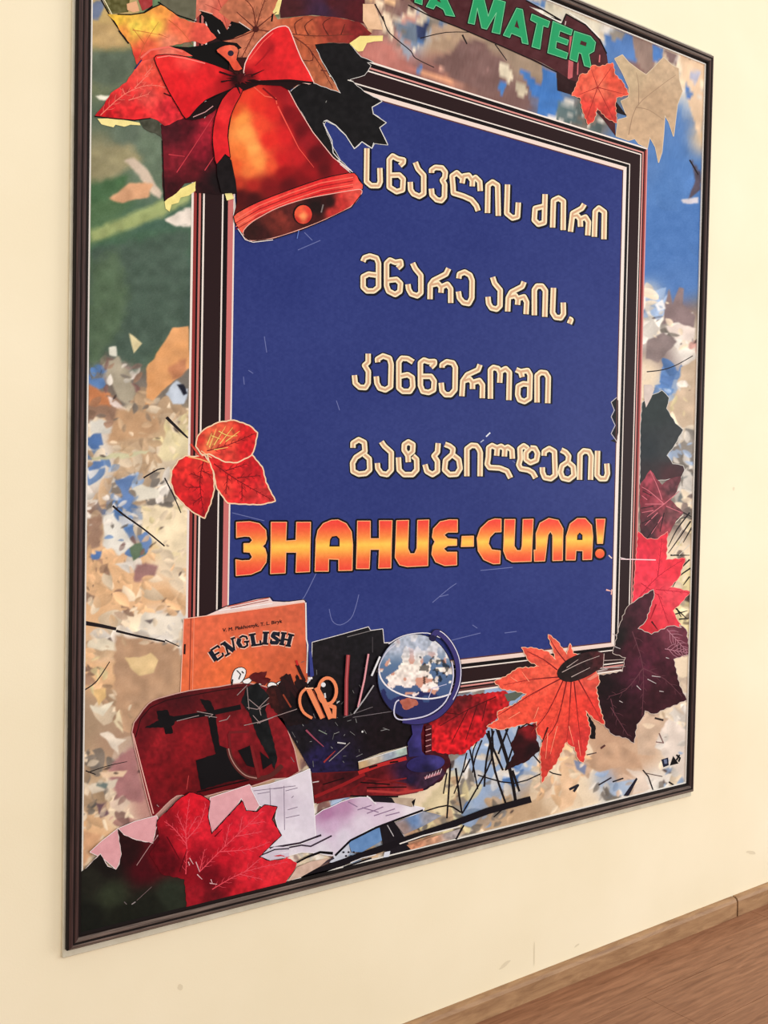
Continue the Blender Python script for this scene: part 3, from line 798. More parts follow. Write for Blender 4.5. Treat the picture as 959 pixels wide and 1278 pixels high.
L3 = [['T5 203,78 203,150 172,178 205,230 203,330 180,368 130,365 92,330 85,262'],
      ['T5 285,152 282,125 330,97 385,117 400,170 395,360 350,388 300,372 278,330 272,272'],
      ['T5 588,150 540,120 490,117 465,150 465,370 500,400 560,400 585,360 580,282 540,257 480,270'],
      ['T5 660,272 740,272 768,312 763,388 720,410 670,400 650,350 650,155 680,132 720,147 770,145 770,165 740,195'],
      ['T6 12,185 12,162 50,137 100,147 118,182 115,360 80,400 40,400 12,370 5,305'],
      ['T6 315,160 300,202 212,242 178,290 170,412', 'T6 188,288 232,274 255,302 255,355', 'T6 258,302 310,287 335,322 333,428'],
      ['T6 398,432 398,202 422,182 460,192 476,230 472,305', 'T6 476,215 520,192 550,222 545,443'],
      ['T6 603,200 640,217 652,260', 'T6 645,215 695,207 715,242 710,430 670,455 630,440 615,400 620,332 660,312 705,318'],
      ['T6 770,462 770,247 800,222 840,227 860,262 855,468']]
L4 = [['T7 60,135 60,102 100,77 140,97 145,160 80,202 57,242 60,300 100,320 150,315 178,290 175,212 140,182'],
      ['T7 260,92 280,122 330,167 330,290 300,323 260,315 235,280 232,242'],
      ['T7 380,202 385,290 420,323 480,323 510,290 508,215 482,192', 'T7 450,236 447,190 420,150 422,112 450,93 483,112 480,160 452,183'],
      ['T7 660,102 655,165 630,192 655,230 655,300 620,323 580,300 567,252'],
      ['T7 708,110 740,122 765,142 760,180 712,222 705,290 740,323 790,320 815,280 805,217 770,190'],
      ['T7 862,335 862,142 895,117 930,120 950,148 957,170 955,335'],
      ['T8 265,200 262,142 235,122 215,132 212,185', 'T8 212,132 190,117 165,127 160,180', 'T8 160,127 130,112 107,127 105,190 97,235 112,258 180,262 230,282 253,328'],
      ['T8 365,130 340,114 315,132 318,200 307,240 320,266 370,275 400,292 420,328', 'T8 385,128 355,160 355,205 385,226 425,210 433,165 415,130 385,128'],
      ['T8 475,180 477,152 510,132 545,152 550,310 520,333 480,325 465,290 464,257'],
      ['T8 590,142 620,157 640,182 635,220 595,247 585,290 600,328 640,338 675,310 670,252 640,227'],
      ['T8 712,340 715,172 740,147 775,152 790,182 785,340'], ['T8 832,147 828,310 850,333 885,333 898,300 893,232']]
for gl, lb in ((L1, 'top line of cream Georgian letters on the blue panel'), (L2, 'second line of cream Georgian letters, ending in a comma'),
               (L3, 'third and shortest line of cream Georgian letters'), (L4, 'fourth line of cream Georgian letters above the orange words')):
    georgian([[pts(s) for s in g] for g in gl], 'lettering_line', lb)

ZN = [(['Z1 90,130 190,125 260,140 310,190 316,255 305,290 285,310 305,330 317,375 312,430 270,490 200,520 88,530 85,410 130,418 190,415 210,390 190,355 145,352 145,290 190,288 210,265 190,237 150,235 90,245'], []),
      (['Z1 350,130 465,130 460,270 535,265 540,130 645,130 638,500 535,505 540,355 460,355 455,510 345,515'], []),
      (['Z1 678,497 685,260 700,190 740,140 800,115 850,112 910,140 950,200 960,300 955,490 855,492 855,408 780,405 778,497'], ['Z1 785,312 790,260 805,237 840,232 862,255 862,312']),
      (['Z2 140,108 225,108 225,225 285,225 285,105 370,105 362,420 280,422 285,297 225,297 218,425 132,425'], []),
      (['Z2 400,105 480,103 475,290 490,325 520,325 535,290 540,103 615,100 608,405 470,412 420,400 390,350'], []),
      (['Z2 805,100 805,182 740,182 715,200 740,225 800,230 800,270 740,272 712,292 735,315 800,315 800,400 720,405 660,380 634,330 640,275 655,245 637,215 645,160 690,112 750,99'], []),
      (['Z2 835,210 912,208 912,276 830,278'], []),
      (['Z3 230,90 230,170 190,172 158,205 150,245 170,283 225,290 222,370 180,372 120,345 85,290 78,210 100,150 150,102 190,88'], []),
      (['Z3 252,92 318,92 312,260 330,288 355,288 362,260 368,92 432,90 420,356 300,360 265,340 245,290'], []),
      (['Z3 450,285 450,180 475,115 530,85 590,97 620,150 616,350 555,352 555,190 540,167 525,190 512,300 505,354 440,356 437,285'], []),
      (['Z3 638,348 640,200 665,120 710,86 760,86 800,130 808,200 800,344 745,346 745,290 702,288 697,348'], ['Z3 708,222 710,190 725,174 743,190 743,222']),
      (['Z3 828,90 885,90 870,243 837,243'], [])]
zb = Ink(4)
GR = [(.0, (236, 62, 58)), (.16, (236, 84, 58)), (.36, (242, 140, 66)), (.5, (248, 200, 84)), (.6, (246, 176, 74)), (.8, (238, 104, 60)), (1, (232, 70, 56))]
def fire(x, y):
    # the word's top and bottom edges slope a little on the sheet
    top = 650 - (x - 290) * 0.013; bot = 716.5 - (x - 290) * 0.034
    t = np.clip((y - top) / (bot - top), 0, 1)
    k = [g[0] for g in GR]
    return np.stack([np.interp(t, k, [g[1][i] for g in GR]) for i in range(3)], 1) + (vnoise(x, y, 2.5, 6)[:, None] - .5) * 10
zl = []
for outer, holes in ZN:
    p = pts(outer[0]); hs = [pts(h) for h in holes]
    zb.line(p, 5.6, (8, 6, 12), closed=True, bump=0)
    for h in hs: zb.line(h, 3.6, (8, 6, 12), closed=True, bump=0)
    zl.append((p, hs))
dotc = (580 + 852 / 5.047, 630 + 307 / 5.047)
zb.dot(dotc, 8.6, 8.6, (8, 6, 12), bump=0)
zb.layer = 5
zpar = zb.make('lettering_line', poster, 'bold orange and yellow Russian words with black outline across the panel')
for i, (p, hs) in enumerate(zl):
    g = Ink(6)
    g.area(p, (240, 130, 84), holes=hs, step=0)
    g.v[-1] = g.v[-1]
    g.layer = 7
    g.area(p, fire, holes=hs, step=2.2)
    g.line(p, 0.9, (250, 176, 120), closed=True)
    if i == len(zl) - 1:
        g.dot(dotc, 5.8, 5.8, fire)
    g.make('letter', zpar)

# ---- banner with green letters -------------------------------------------------------------------------
bn = Ink(8)
ban = pts('C 330,-30 370,12 440,65 560,112 720,182 850,240 950,290 D 0,225 60,255 112,285 115,362 180,382 245,420 300,480 348,545 345,480 310,440 320,270 312,215 285,160 230,100 150,55 133,95 60,60 0,25 C 900,45 820,0 760,-30 560,-110 430,-150 330,-170')
bn.area(ban, flat((74, 34, 38), 8), step=3)
bn.line('C 350,20 440,66 560,113 720,183 850,241 950,291', 1.4, (24, 12, 14))
bn.line('C 820,2 900,46 959,81 D 60,62 133,97 150,57 230,102 285,160 312,215', 1.8, (18, 10, 12))
bn.line('D 62,58 130,92', 1.4, (236, 230, 220)); bn.line('D 160,52 230,96 284,152', 1.4, (236, 230, 220))
bn.area('D 165,120 185,125 175,310 155,320', flat((190, 96, 100), 10)); bn.line('D 197,240 195,300', 1.6, (190, 100, 104)); bn.line('D 284,220 282,250', 1.6, (200, 110, 110)); bn.line('D 148,85 144,105', 1.2, (200, 180, 176))
bn.area('D 112,285 165,320 200,330 205,380 240,420 180,382 115,362', flat((44, 22, 24), 6))
bo = bn.make('banner', poster, 'maroon printed ribbon banner in the top corner of the print')
GREEN = (38, 152, 98)
MT = [('M4 632,-40 705,-40 748,140 800,-10 895,18 848,292 780,276 818,110 735,252 692,240 655,70 630,210 576,198', []),
      ('M5 148,62 192,72 234,332 190,322 182,280 108,250 96,282 48,264', ['M5 150,150 132,200 168,215']),
      ('M5 262,106 396,162 382,206 346,194 322,368 262,350 300,176 252,150', []),
      ('M5 420,160 566,224 555,264 472,232 462,274 536,302 526,338 446,310 440,362 530,398 520,442 380,396', []),
      ('M5 580,234 700,272 738,318 726,384 688,406 706,508 655,492 632,402 612,396 600,464 545,442', ['M5 630,304 672,320 666,348 620,332']),
      ('M4 290,-75 365,-70 462,142 385,130 365,82 300,45 280,78 218,58', ['M4 320,-25 312,10 345,25']),
      ('M4 60,-150 120,-190 190,-120 182,42 120,20 130,-70 80,-20 40,-60 20,-10 -40,-30', []), ('M4 -190,-200 -130,-190 -140,-80 -60,-70 -66,-30 -210,-60', []), ('M4 -340,-240 -290,-240 -230,-90 -280,-90 -300,-130 -330,-130 -350,-90 -400,-90', [])]
for outer, holes in MT:
    g = Ink(16); p = pts(outer); hs = [pts(h) for h in holes]
    g.line(p, 3.2, (10, 26, 20), closed=True)
    g.area(p, GREEN, holes=hs, step=0); g.line(p, 0.9, (110, 190, 140), closed=True)
    g.make('letter', bo)


# ---- leaves -----------------------------------------------------------------------------------------
def veins(ink, s_list, w, c, w1=0.4, side=None, keep=None):
    for q, s in enumerate(s_list):
        p = smooth(pts(s), 3, False)
        ink.line(p, w, c, w1=w1, bump=0)
        if side:                                   # side veins: (spacing, length, width)
            sp_, ln, sw = side; r_ = random.Random(q + len(s)); acc = 0; sgn = 1; n = len(p)
            for i in range(1, n):
                d = math.dist(p[i - 1], p[i]); a = math.atan2(p[i][1] - p[i - 1][1], p[i][0] - p[i - 1][0]); t = 0
                while acc + (d - t) > sp_:
                    t += sp_ - acc; acc = 0; sgn = -sgn
                    f = t / d; o = (p[i - 1][0] + (p[i][0] - p[i - 1][0]) * f, p[i - 1][1] + (p[i][1] - p[i - 1][1]) * f)
                    L_ = ln * (1.1 - 0.8 * i / n) * r_.uniform(.7, 1.2); b = a + sgn * r_.uniform(.6, .95)
                    m_ = (o[0] + L_ * .55 * math.cos(b), o[1] + L_ * .55 * math.sin(b)); b2 = b - sgn * .35
                    e_ = (m_[0] + L_ * .45 * math.cos(b2), m_[1] + L_ * .45 * math.sin(b2))
                    if keep is not None and not inside(np.array([e_[0]]), np.array([e_[1]]), [keep])[0]: continue
                    ink.line([o, m_, e_], sw, c, w1=sw * .5, bump=0)
                acc += d - t
    ink.layer += 1


def leaf(name, label, z, outline, colour, vs=(), vc=(120, 20, 20), vw=1.0, edge=None, ew=1.0, teeth=None, sub=1.0, step=2.4):
    k = Ink(z)
    p = smooth(pts(outline), 2) if sub == 0 else pts(outline)
    if teeth: p = jag(p, teeth[0], teeth[1], seed=len(outline))
    if edge is not None: k.line(p, ew * 2, edge, closed=True)
    k.area(p, colour, step=step)
    if vs: veins(k, vs, vw, vc)
    return k


# tan leaf and small red leaf by the banner
k = leaf('', '', 8, 'D 345,235 375,220 400,250 440,280 470,300 500,272 540,230 575,262 600,275 602,320 615,365 595,420 580,545 562,490 545,460 540,540 533,610 520,650 508,590 485,548 475,592 440,575 425,555 400,562 350,545 358,480 395,470 370,405 400,390 402,350 375,290',
         blend([(400, 300, (190, 166, 134)), (500, 400, (186, 156, 126)), (400, 520, (196, 164, 132)), (560, 300, (196, 168, 138))], n=5, src='D'),
         ['D 400,540 430,430 520,350 590,300', 'D 430,430 480,440 540,480', 'D 440,420 440,340 430,290'], (150, 122, 98), 1.0, (214, 196, 170), 0.7)
k.make('maple_leaf', poster, 'large pale tan maple leaf against blue sky at top right of the print')
k = leaf('', '', 20, 'D 205,300 235,295 255,262 285,268 335,252 345,300 375,330 400,378 350,392 345,425 352,492 315,475 272,430 262,480 238,500 215,440 205,390 172,383 190,345',
         blend([(250, 300, (226, 92, 70)), (230, 450, (214, 66, 56)), (330, 330, (216, 80, 60)), (320, 450, (196, 60, 52)), (290, 350, (232, 110, 84))], n=14, src='D'),
         ['D 275,350 230,480', 'D 275,350 200,380', 'D 275,350 335,470', 'D 275,350 390,380', 'D 275,350 330,270', 'D 275,350 250,280'], (150, 34, 34), 1.0, (240, 170, 140), 0.5, teeth=(3, 0.9))
k.make('maple_leaf', poster, 'small orange-red maple leaf overlapping the end of the banner')
k = Ink(8); k.area('D 345,400 395,465 350,450', (30, 18, 18)); k.make('leaf_shadow', poster)

# upper left group
k = Ink(6)
k.area('A 190,-30 330,-30 320,60 240,70 212,45', flat((92, 88, 50), 26, 4))
k.area('A 312,20 360,5 375,55 345,62 315,50', (226, 170, 130)); k.area('A 370,0 440,-20 440,30 390,55', flat((160, 56, 56), 12, 3))
k.line('A 185,0 235,90 320,215', 1.6, (22, 18, 14)); k.line('A 200,0 245,85', 1.0, (240, 230, 190))
k.area('A 480,-30 660,-30 655,100 580,80 480,20', flat((98, 96, 78), 8))
k.line('A 468,10 560,75 660,108', 1.6, (14, 12, 10)); k.line('A 440,30 390,70 330,75', 1.6, (16, 12, 10)); k.line('A 275,150 325,215', 4, (20, 16, 20))
k.make('olive_foliage', poster, 'olive green and dark foliage printed at the top left corner')

k = Ink(9)
k.area('A 650,-40 850,-40 860,70 830,110 812,150 780,100 690,60 655,95', blend([(700, 20, (214, 120, 98)), (780, 60, (206, 96, 80)), (830, 20, (190, 90, 70))], n=10, src='A'))
veins(k, ['A 760,-20 790,60 812,140', 'A 790,60 700,20', 'A 790,60 850,30'], 0.9, (140, 50, 44))
k.area('A 672,45 730,68 790,110 812,152 850,100 880,110 950,160 900,172 860,185 800,210 760,190 735,170 700,95', (16, 13, 13))
k.line('A 672,50 740,70', 1.2, (220, 170, 150)); k.line('A 870,110 930,150', 1.0, (220, 200, 190)); k.line('A 765,150 775,168', 1.2, (200, 200, 200))
k.area('A 520,230 620,236 700,225 780,205 860,215 885,240 830,260 800,290 840,350 800,350 680,312 600,262', (15, 12, 12))
k.make('black_leaf_shadow', poster, 'black gaps between the top left leaves')

k = Ink(9)
k.area('B 430,-20 860,-20 860,120 760,92 600,75 440,90', blend([(480, 40, (70, 30, 34)), (650, 45, (60, 36, 60)), (820, 60, (78, 24, 30)), (700, 10, (72, 26, 32))], n=8, src='B'))
k.area('B 400,75 405,-10 448,-10 430,72', flat((232, 214, 140), 8)); k.area('B 850,20 905,20 925,70 950,150 875,145 850,105', flat((226, 186, 150), 10))
k.line('B 910,20 958,110', 1.4, (40, 24, 22)); k.line('B 395,108 400,70', 2.2, (14, 12, 12))
k.area('B 780,218 835,180 950,178 948,205 905,207 870,215 850,255 825,258', flat((238, 220, 140), 8))
k.make('dark_red_ground', poster, 'dark maroon print area behind the rusty leaf')

k = Ink(12)
k.area(jag(pts('B 205,-30 440,-30 400,60 425,98 560,80 700,84 830,110 895,168 800,215 680,212 612,228 650,320 690,390 738,462 700,452 600,430 500,440 440,300 350,180 260,330 220,340 205,240 140,212 200,195 300,150 250,120 190,105 130,60'), 6, .5),
       blend([(300, 60, (176, 104, 76)), (350, 40, (182, 108, 78)), (240, 250, (190, 112, 84)), (520, 130, (178, 88, 58)), (700, 140, (150, 56, 44)), (830, 150, (120, 34, 34)), (560, 220, (172, 86, 56)), (620, 380, (176, 96, 64)), (690, 430, (170, 100, 70))], n=12, src='B'))
veins(k, ['B 315,145 300,40 240,-20', 'B 315,145 340,60 370,-20', 'B 315,145 420,60', 'B 315,145 220,60', 'B 315,150 220,190 150,205', 'B 315,150 270,240 230,320', 'B 315,148 450,165 620,180 800,170', 'B 520,175 510,120 550,90', 'B 580,178 560,130 600,95',
          'B 680,180 650,120 690,90', 'B 500,180 580,240 600,300 540,300', 'B 580,240 640,330 700,440', 'B 640,350 700,360', 'B 740,175 760,120'], 1.5, (84, 32, 26), 0.8)
veins(k, ['B 315,148 450,165 620,180 800,170', 'B 500,180 580,240 640,330 700,440', 'B 315,145 340,60 370,-20', 'B 315,150 270,240 230,320', 'B 315,145 300,40 240,-20'], .5, (120, 56, 40), .4, (6, 8, .55))
k.dot((240 + 315 / 3.992, 146 / 3.992), 4, 4, (70, 26, 22))
k.make('maple_leaf', poster, 'rusty brown maple leaf behind the bell bow')

k = Ink(14)
bl = jag(pts('B 610,222 680,215 780,218 840,285 900,310 C 185,250 200,262 175,300 115,318 175,368 245,405 205,428 210,455 262,490 235,510 250,540 268,578 215,572 205,592 165,565 137,592 100,540 60,500 22,482 12,500 50,590 78,640 B 790,850 720,812 650,722 590,640 545,560 500,490 478,468 530,425 590,412 740,466 700,390 650,310'), 6, .5)
k.line(bl[6:], 1.3, (214, 210, 206)); k.area(bl, flat((20, 18, 20), 6, 5))
k.line('C 12,485 25,480 60,500 100,540 135,595', 1.0, (222, 220, 216)); k.line('C 10,490 45,560 50,610 78,642', 1.0, (222, 220, 216)); k.line('C 137,592 165,566 205,592 212,570', 1.0, (222, 220, 216)); k.line('C 245,405 205,428 210,455 262,490 235,510 268,578', 0.9, (214, 212, 206))
k.line('C 20,410 24,402', 1.0, (120, 120, 116)); k.line('C 108,320 130,326', 1.2, (220, 214, 206))
k.line('X 421,200 430,207 440,215', 1.0, (226, 222, 220)); k.line('X 424,205 440,218', 0.8, (226, 222, 220))
k.make('black_leaf', poster, 'black maple leaf with white rim between bell and blue panel')

k = Ink(15)
k.area(jag(pts('A 215,72 265,75 330,76 400,66 440,42 480,25 520,50 580,92 640,112 700,118 730,160 758,190 700,220 640,205 560,222 500,235 450,250 400,262 385,300 365,330 352,290 330,220 290,170 250,105'), 5, .7),
       blend([(270, 90, (236, 190, 70)), (350, 140, (236, 204, 84)), (450, 130, (238, 200, 80)), (480, 60, (232, 150, 70)), (560, 130, (228, 104, 74)), (680, 170, (224, 84, 70)), (420, 230, (226, 96, 66)), (370, 290, (214, 60, 50)), (520, 210, (230, 130, 100)), (300, 160, (234, 150, 70))], n=9, src='A'))
veins(k, ['A 370,300 400,220 470,110', 'A 400,220 340,140', 'A 520,100 580,150 640,225', 'A 470,170 520,190', 'A 340,150 400,160 480,175'], 1.0, (186, 90, 50))
k.line('A 265,72 330,74 400,64 440,40 480,22', 1.6, (20, 14, 12))
k.make('maple_leaf', poster, 'yellow and orange maple leaf at top left of the print')

k = Ink(16)
k.area(pts('A 165,592 250,590 375,612 380,625 330,622 300,632 255,622 245,635 215,628 185,620'), flat((240, 224, 150), 8))
k.area(pts('A 375,600 440,590 475,610 486,685 455,665 430,660 395,640'), flat((72, 72, 60), 14, 3))
k.area(jag(pts('A 385,300 460,285 520,400 600,585 545,610 500,628 465,600 430,588 350,600 250,588 150,582 200,520 232,465 310,410 352,345'), 5, .8),
       blend([(430, 330, (226, 78, 62)), (300, 480, (216, 52, 52)), (420, 480, (220, 74, 68)), (200, 565, (190, 26, 34)), (350, 570, (216, 40, 44)), (520, 540, (206, 40, 50)), (480, 420, (228, 66, 56)), (440, 260, (236, 120, 96))], n=14, src='A'))
k.area('A 384,306 400,262 450,246 520,233 590,250 640,280 560,282 460,288', blend([(420, 280, (220, 70, 56)), (520, 250, (232, 118, 98)), (600, 265, (224, 90, 74))], n=8, src='A'))
veins(k, ['A 180,575 300,470 420,425 520,440', 'A 300,470 290,440', 'A 350,440 430,360', 'A 400,380 440,330', 'A 320,500 420,470'], 1.2, (238, 120, 104), .6, (5, 10, .55))
k.line('A 150,580 250,592 350,600 430,590', 1.4, (20, 8, 8)); k.line('A 352,345 365,325 385,300', 1.6, (30, 40, 90))
k.line('A 495,465 530,480', 1.6, (50, 10, 14))
k.line('A 380,290 430,250 520,235 590,260', 2.4, (236, 110, 96))
k.make('maple_leaf', poster, 'bright red maple leaf pointing left beside the bell')

k = Ink(15)
k.area(pts('A 500,1005 560,950 655,905 655,950 620,975 580,985 570,1010 535,1020 525,1055 505,1040'), flat((238, 222, 140), 10))
k.area(jag(pts('A 480,622 545,610 600,588 700,590 765,530 775,700 758,835 800,800 850,830 862,965 780,968 655,962 655,905 600,915 560,962 498,1003 490,900 488,700'), 6, .6),
       blend([(540, 660, (70, 20, 28)), (620, 640, (76, 16, 26)), (700, 680, (160, 30, 48)), (560, 800, (120, 26, 38)), (680, 760, (120, 20, 36)), (520, 950, (60, 16, 22)), (640, 860, (84, 18, 26)), (760, 900, (22, 14, 16)), (830, 900, (16, 12, 13)), (690, 930, (40, 14, 18)), (740, 620, (180, 34, 50))], n=14, src='A'))
veins(k, ['A 560,860 640,740 750,570', 'A 520,770 600,780', 'A 700,850 760,760'], 1.2, (196, 60, 70), .6)
k.line('A 500,1003 495,900 488,700', 1.4, (16, 10, 10)); k.area('A 800,965 835,962 845,990 810,1000', (236, 224, 150)); k.line('A 848,985 852,1030 842,1070', 0.9, (226, 220, 216))
k.make('maple_leaf', poster, 'dark maroon maple leaf hanging below the bow')

# ---- bell --------------------------------------------------------------------------------------------
k = Ink(20)
body = smooth(pts('B 225,450 330,418 440,425 475,440 520,530 600,660 700,785 780,855 812,872 842,940 700,970 500,1010 400,1050 275,1130 210,1080 222,1010 215,900 190,800 178,700 190,600 212,500'), 2)
k.line(body, 2.4, (18, 8, 10), closed=True)
k.area(body, blend([(250, 470, (226, 60, 40)), (215, 560, (214, 70, 36)), (240, 590, (244, 150, 70)), (270, 660, (246, 160, 80)), (300, 740, (248, 164, 84)), (330, 810, (246, 150, 74)), (250, 760, (238, 120, 56)), (280, 850, (240, 120, 60)), (215, 830, (226, 90, 44)),
                    (400, 820, (232, 84, 48)), (340, 620, (230, 70, 44)), (330, 520, (222, 48, 36)), (380, 700, (226, 44, 36)), (440, 800, (196, 28, 32)), (450, 860, (140, 16, 22)), (230, 920, (190, 56, 36)), (300, 930, (170, 36, 30)), (240, 970, (70, 14, 16)), (380, 930, (120, 18, 22)), (300, 985, (60, 14, 16)),
                    (400, 560, (216, 40, 36)), (470, 680, (210, 34, 36)), (530, 780, (190, 30, 34)), (590, 860, (150, 20, 26)), (480, 560, (120, 14, 22)), (540, 660, (100, 12, 20)), (610, 770, (86, 10, 18)), (660, 840, (90, 12, 18)), (570, 700, (150, 24, 32)), (500, 500, (170, 30, 36)), (720, 840, (150, 22, 30)), (440, 450, (150, 20, 28)), (560, 900, (120, 14, 20)), (480, 920, (90, 12, 18))], power=4.4, n=3, src='B', eps=45), step=1.8)
k.line('B 425,530 470,620 530,740 605,835', 1.8, (236, 84, 70), w1=.5); k.line('B 300,430 360,480 415,490 420,520', 1.4, (232, 90, 70)); k.line('B 350,440 420,500', 2.0, (120, 16, 22))
k.line('B 475,445 520,530 600,660 700,785 780,850', 1.0, (240, 190, 180))
k.make('bell', poster, 'printed glossy red and orange bell body')
k = Ink(27)
rim = smooth(pts('B 206,1080 250,1048 330,1008 480,950 640,895 740,872 805,865 828,900 846,942 700,965 560,992 430,1034 330,1090 275,1130 252,1165 225,1130'), 2)
k.line(rim, 2.2, (18, 8, 10), closed=True)
k.area(rim, blend([(240, 1100, (236, 96, 74)), (350, 1030, (228, 60, 54)), (500, 970, (222, 52, 48)), (650, 920, (214, 40, 42)), (780, 900, (226, 60, 54)), (820, 930, (236, 90, 78))], n=8, src='B'), step=2)
for off, c, w in ((12, (240, 110, 92), 1.2), (30, (150, 22, 28), 1.0), (48, (244, 120, 100), 1.0), (62, (150, 24, 28), .9)):
    k.line([(a, b + off / 3.992) for a, b in pts('B 215,1082 330,1014 480,954 640,900 800,872')], w, c)
mouth = smooth(pts('B 252,1162 285,1118 340,1082 430,1036 560,994 700,967 800,950 838,948 835,972 785,1030 660,1092 540,1140 400,1185 290,1198'), 3)
k.line(mouth, 2.0, (236, 170, 156), closed=True)
k.area(mouth, blend([(300, 1160, (50, 22, 20)), (400, 1120, (96, 36, 30)), (440, 1090, (120, 44, 36)), (350, 1170, (56, 22, 22)), (620, 1040, (30, 16, 16)), (680, 1010, (40, 16, 16)), (740, 1010, (196, 52, 48)), (800, 980, (220, 76, 66)), (700, 1060, (180, 48, 44)), (600, 1090, (60, 20, 20)), (480, 1050, (80, 30, 28))], power=4, n=10, src='B'), step=1.8)
k.line('B 240,1165 290,1205 400,1192 540,1148 660,1098 790,1035 840,970', 1.2, (30, 10, 14)); k.line('B 225,1140 262,1195 300,1208 400,1196', 1.0, (226, 216, 214))
k.line('B 650,1020 640,1060', 1.6, (120, 110, 108)); k.line('B 520,1190 528,1150', 1.0, (96, 120, 190))
k.make('bell_rim', poster, 'bright red grooved rim and dark mouth of the bell')
k = Ink(38)
k.dot((240 + 548 / 3.992, 1068 / 3.992), 12.5, 13, (24, 10, 10))
k.dot((240 + 550 / 3.992, 1070 / 3.992), 11, 11.8, blend([(550, 1078, (250, 150, 90)), (530, 1050, (236, 90, 60)), (580, 1050, (220, 60, 48)), (520, 1100, (200, 50, 40)), (585, 1100, (190, 44, 40))], power=3, n=5, src='B'), step=1.6)
k.make('clapper', poster, 'round orange-red clapper of the bell')

# bow
k = Ink(38)
k.area('X 286,72 316,72 318,100 284,100', (52, 20, 18))
k.area('B 240,380 380,392 600,408 590,418 520,425 500,440 480,452 440,430 330,424 215,470 205,430', (30, 10, 12))
k.area('A 600,595 660,530 760,480 850,428 830,470 740,560 690,590 640,600', (26, 10, 12)); k.line('A 640,585 700,560 740,530', 1.0, (200, 150, 150))
lp = smooth(pts('A 448,292 480,278 530,276 600,286 700,312 800,348 860,378 865,425 800,455 700,500 640,560 605,592 570,540 520,455 480,370'), 2)
k.line(lp, 2.2, (20, 8, 10), closed=True)
k.area(lp, blend([(500, 310, (226, 44, 44)), (560, 400, (220, 32, 38)), (620, 520, (206, 26, 34)), (700, 400, (222, 34, 40)), (800, 400, (170, 20, 28)), (850, 400, (50, 10, 14)), (760, 350, (214, 36, 40)), (600, 300, (236, 70, 64))], n=6, src='A'))
k.line('A 460,290 520,280 600,292 700,318', 1.2, (244, 130, 120))
rp = smooth(pts('B 262,320 300,250 345,195 400,150 445,135 475,142 500,200 540,300 600,412 540,408 480,398 400,402 330,402 262,390'), 2)
k.line(rp, 2.4, (240, 200, 190), closed=True)
k.area(rp, blend([(300, 300, (226, 50, 48)), (440, 180, (220, 36, 40)), (420, 260, (224, 38, 42)), (540, 360, (222, 40, 42)), (350, 370, (206, 30, 36)), (280, 380, (110, 14, 20)), (420, 380, (210, 32, 38)), (390, 250, (170, 26, 32)), (320, 330, (190, 24, 32))], n=6, src='B'))
k.line('B 390,240 350,290 310,330', 2.6, (160, 22, 30), w1=1); k.line('B 270,400 330,408 480,402 600,415', 2.6, (24, 8, 10)); k.line('B 280,300 350,210 400,165', 1.2, (240, 90, 80))
lo = smooth(pts('B 118,252 160,230 205,230 226,255 216,300 245,345 205,352 180,310 140,275'), 2)
k.line(lo, 2.0, (20, 8, 8), closed=True); k.area(lo, blend([(150, 250, (224, 90, 66)), (210, 250, (226, 110, 80)), (215, 330, (220, 80, 56))], n=8, src='B')); k.dot((240 + 188 / 3.992, 268 / 3.992), 3.8, 3.6, (40, 34, 50))
tl = smooth(pts('A 842,440 885,450 850,520 822,590 810,680 822,785 798,768 757,818 745,760 738,690 750,590 785,500'), 2)
k.line(tl, 2.2, (16, 8, 8), closed=True)
k.area(tl, blend([(850, 460, (190, 30, 36)), (790, 580, (226, 44, 46)), (780, 700, (222, 36, 42)), (790, 770, (206, 30, 38)), (760, 620, (200, 30, 36))], n=6, src='A'))
k.area(pts('A 757,822 798,775 830,800 850,900 858,965 780,962 760,880'), flat((22, 16, 18), 6))
kn = [(240 + 240 / 3.992 + (13 if i % 2 else 6.5) * math.cos(i * math.pi / 13) * (1.5 if i % 2 else 1), 392 / 3.992 + (8 if i % 2 else 5) * math.sin(i * math.pi / 13)) for i in range(26)]
k.area(kn, blend([(240, 390, (60, 12, 16)), (200, 390, (22, 8, 10)), (290, 390, (24, 8, 10)), (260, 400, (120, 20, 26))], n=12, src='B'))
k.line('B 215,420 235,470', 3.4, (24, 8, 10), w1=1); k.line('B 130,360 190,380', 2, (30, 8, 12)); k.line('B 290,380 355,350', 2, (40, 8, 12), w1=.5); k.line('B 140,410 200,400', 2.2, (30, 8, 12), w1=.8)
k.make('ribbon_bow', poster, 'shiny red ribbon bow tied on top of the bell')

# ---- three-leaflet leaf on the left --------------------------------------------------------------------
def bumpy(cx_list, n=16): return blend(cx_list, n=n, s=4, src='F')
k = Ink(8)
for s, cc in (('F 558,242 520,238 490,255 462,300 458,350 475,400 520,450 560,480 600,500 625,440 640,380 635,290 600,235', [(520, 300, (216, 44, 40)), (570, 400, (206, 30, 36)), (600, 470, (180, 24, 30)), (500, 380, (196, 34, 36)), (590, 270, (220, 50, 44))]),
              ('F 610,225 700,262 770,240 800,232 845,285 860,350 900,428 840,442 760,440 700,435 655,375 640,300', [(700, 300, (216, 40, 40)), (800, 300, (190, 26, 34)), (760, 400, (212, 40, 42)), (860, 410, (206, 50, 50)), (680, 370, (220, 60, 50))]),
              ('F 565,195 572,155 600,125 660,95 725,86 790,108 824,138 812,200 798,232 740,262 690,260 620,225 590,228', [(620, 180, (226, 130, 80)), (700, 150, (216, 90, 60)), (780, 130, (206, 34, 36)), (780, 200, (196, 28, 34)), (680, 220, (214, 60, 50)), (590, 170, (220, 60, 48))])):
    p = jag(pts(s), 4, .5)
    k.line(p, 3.2, (238, 204, 170), closed=True); k.area(p, bumpy(cc))
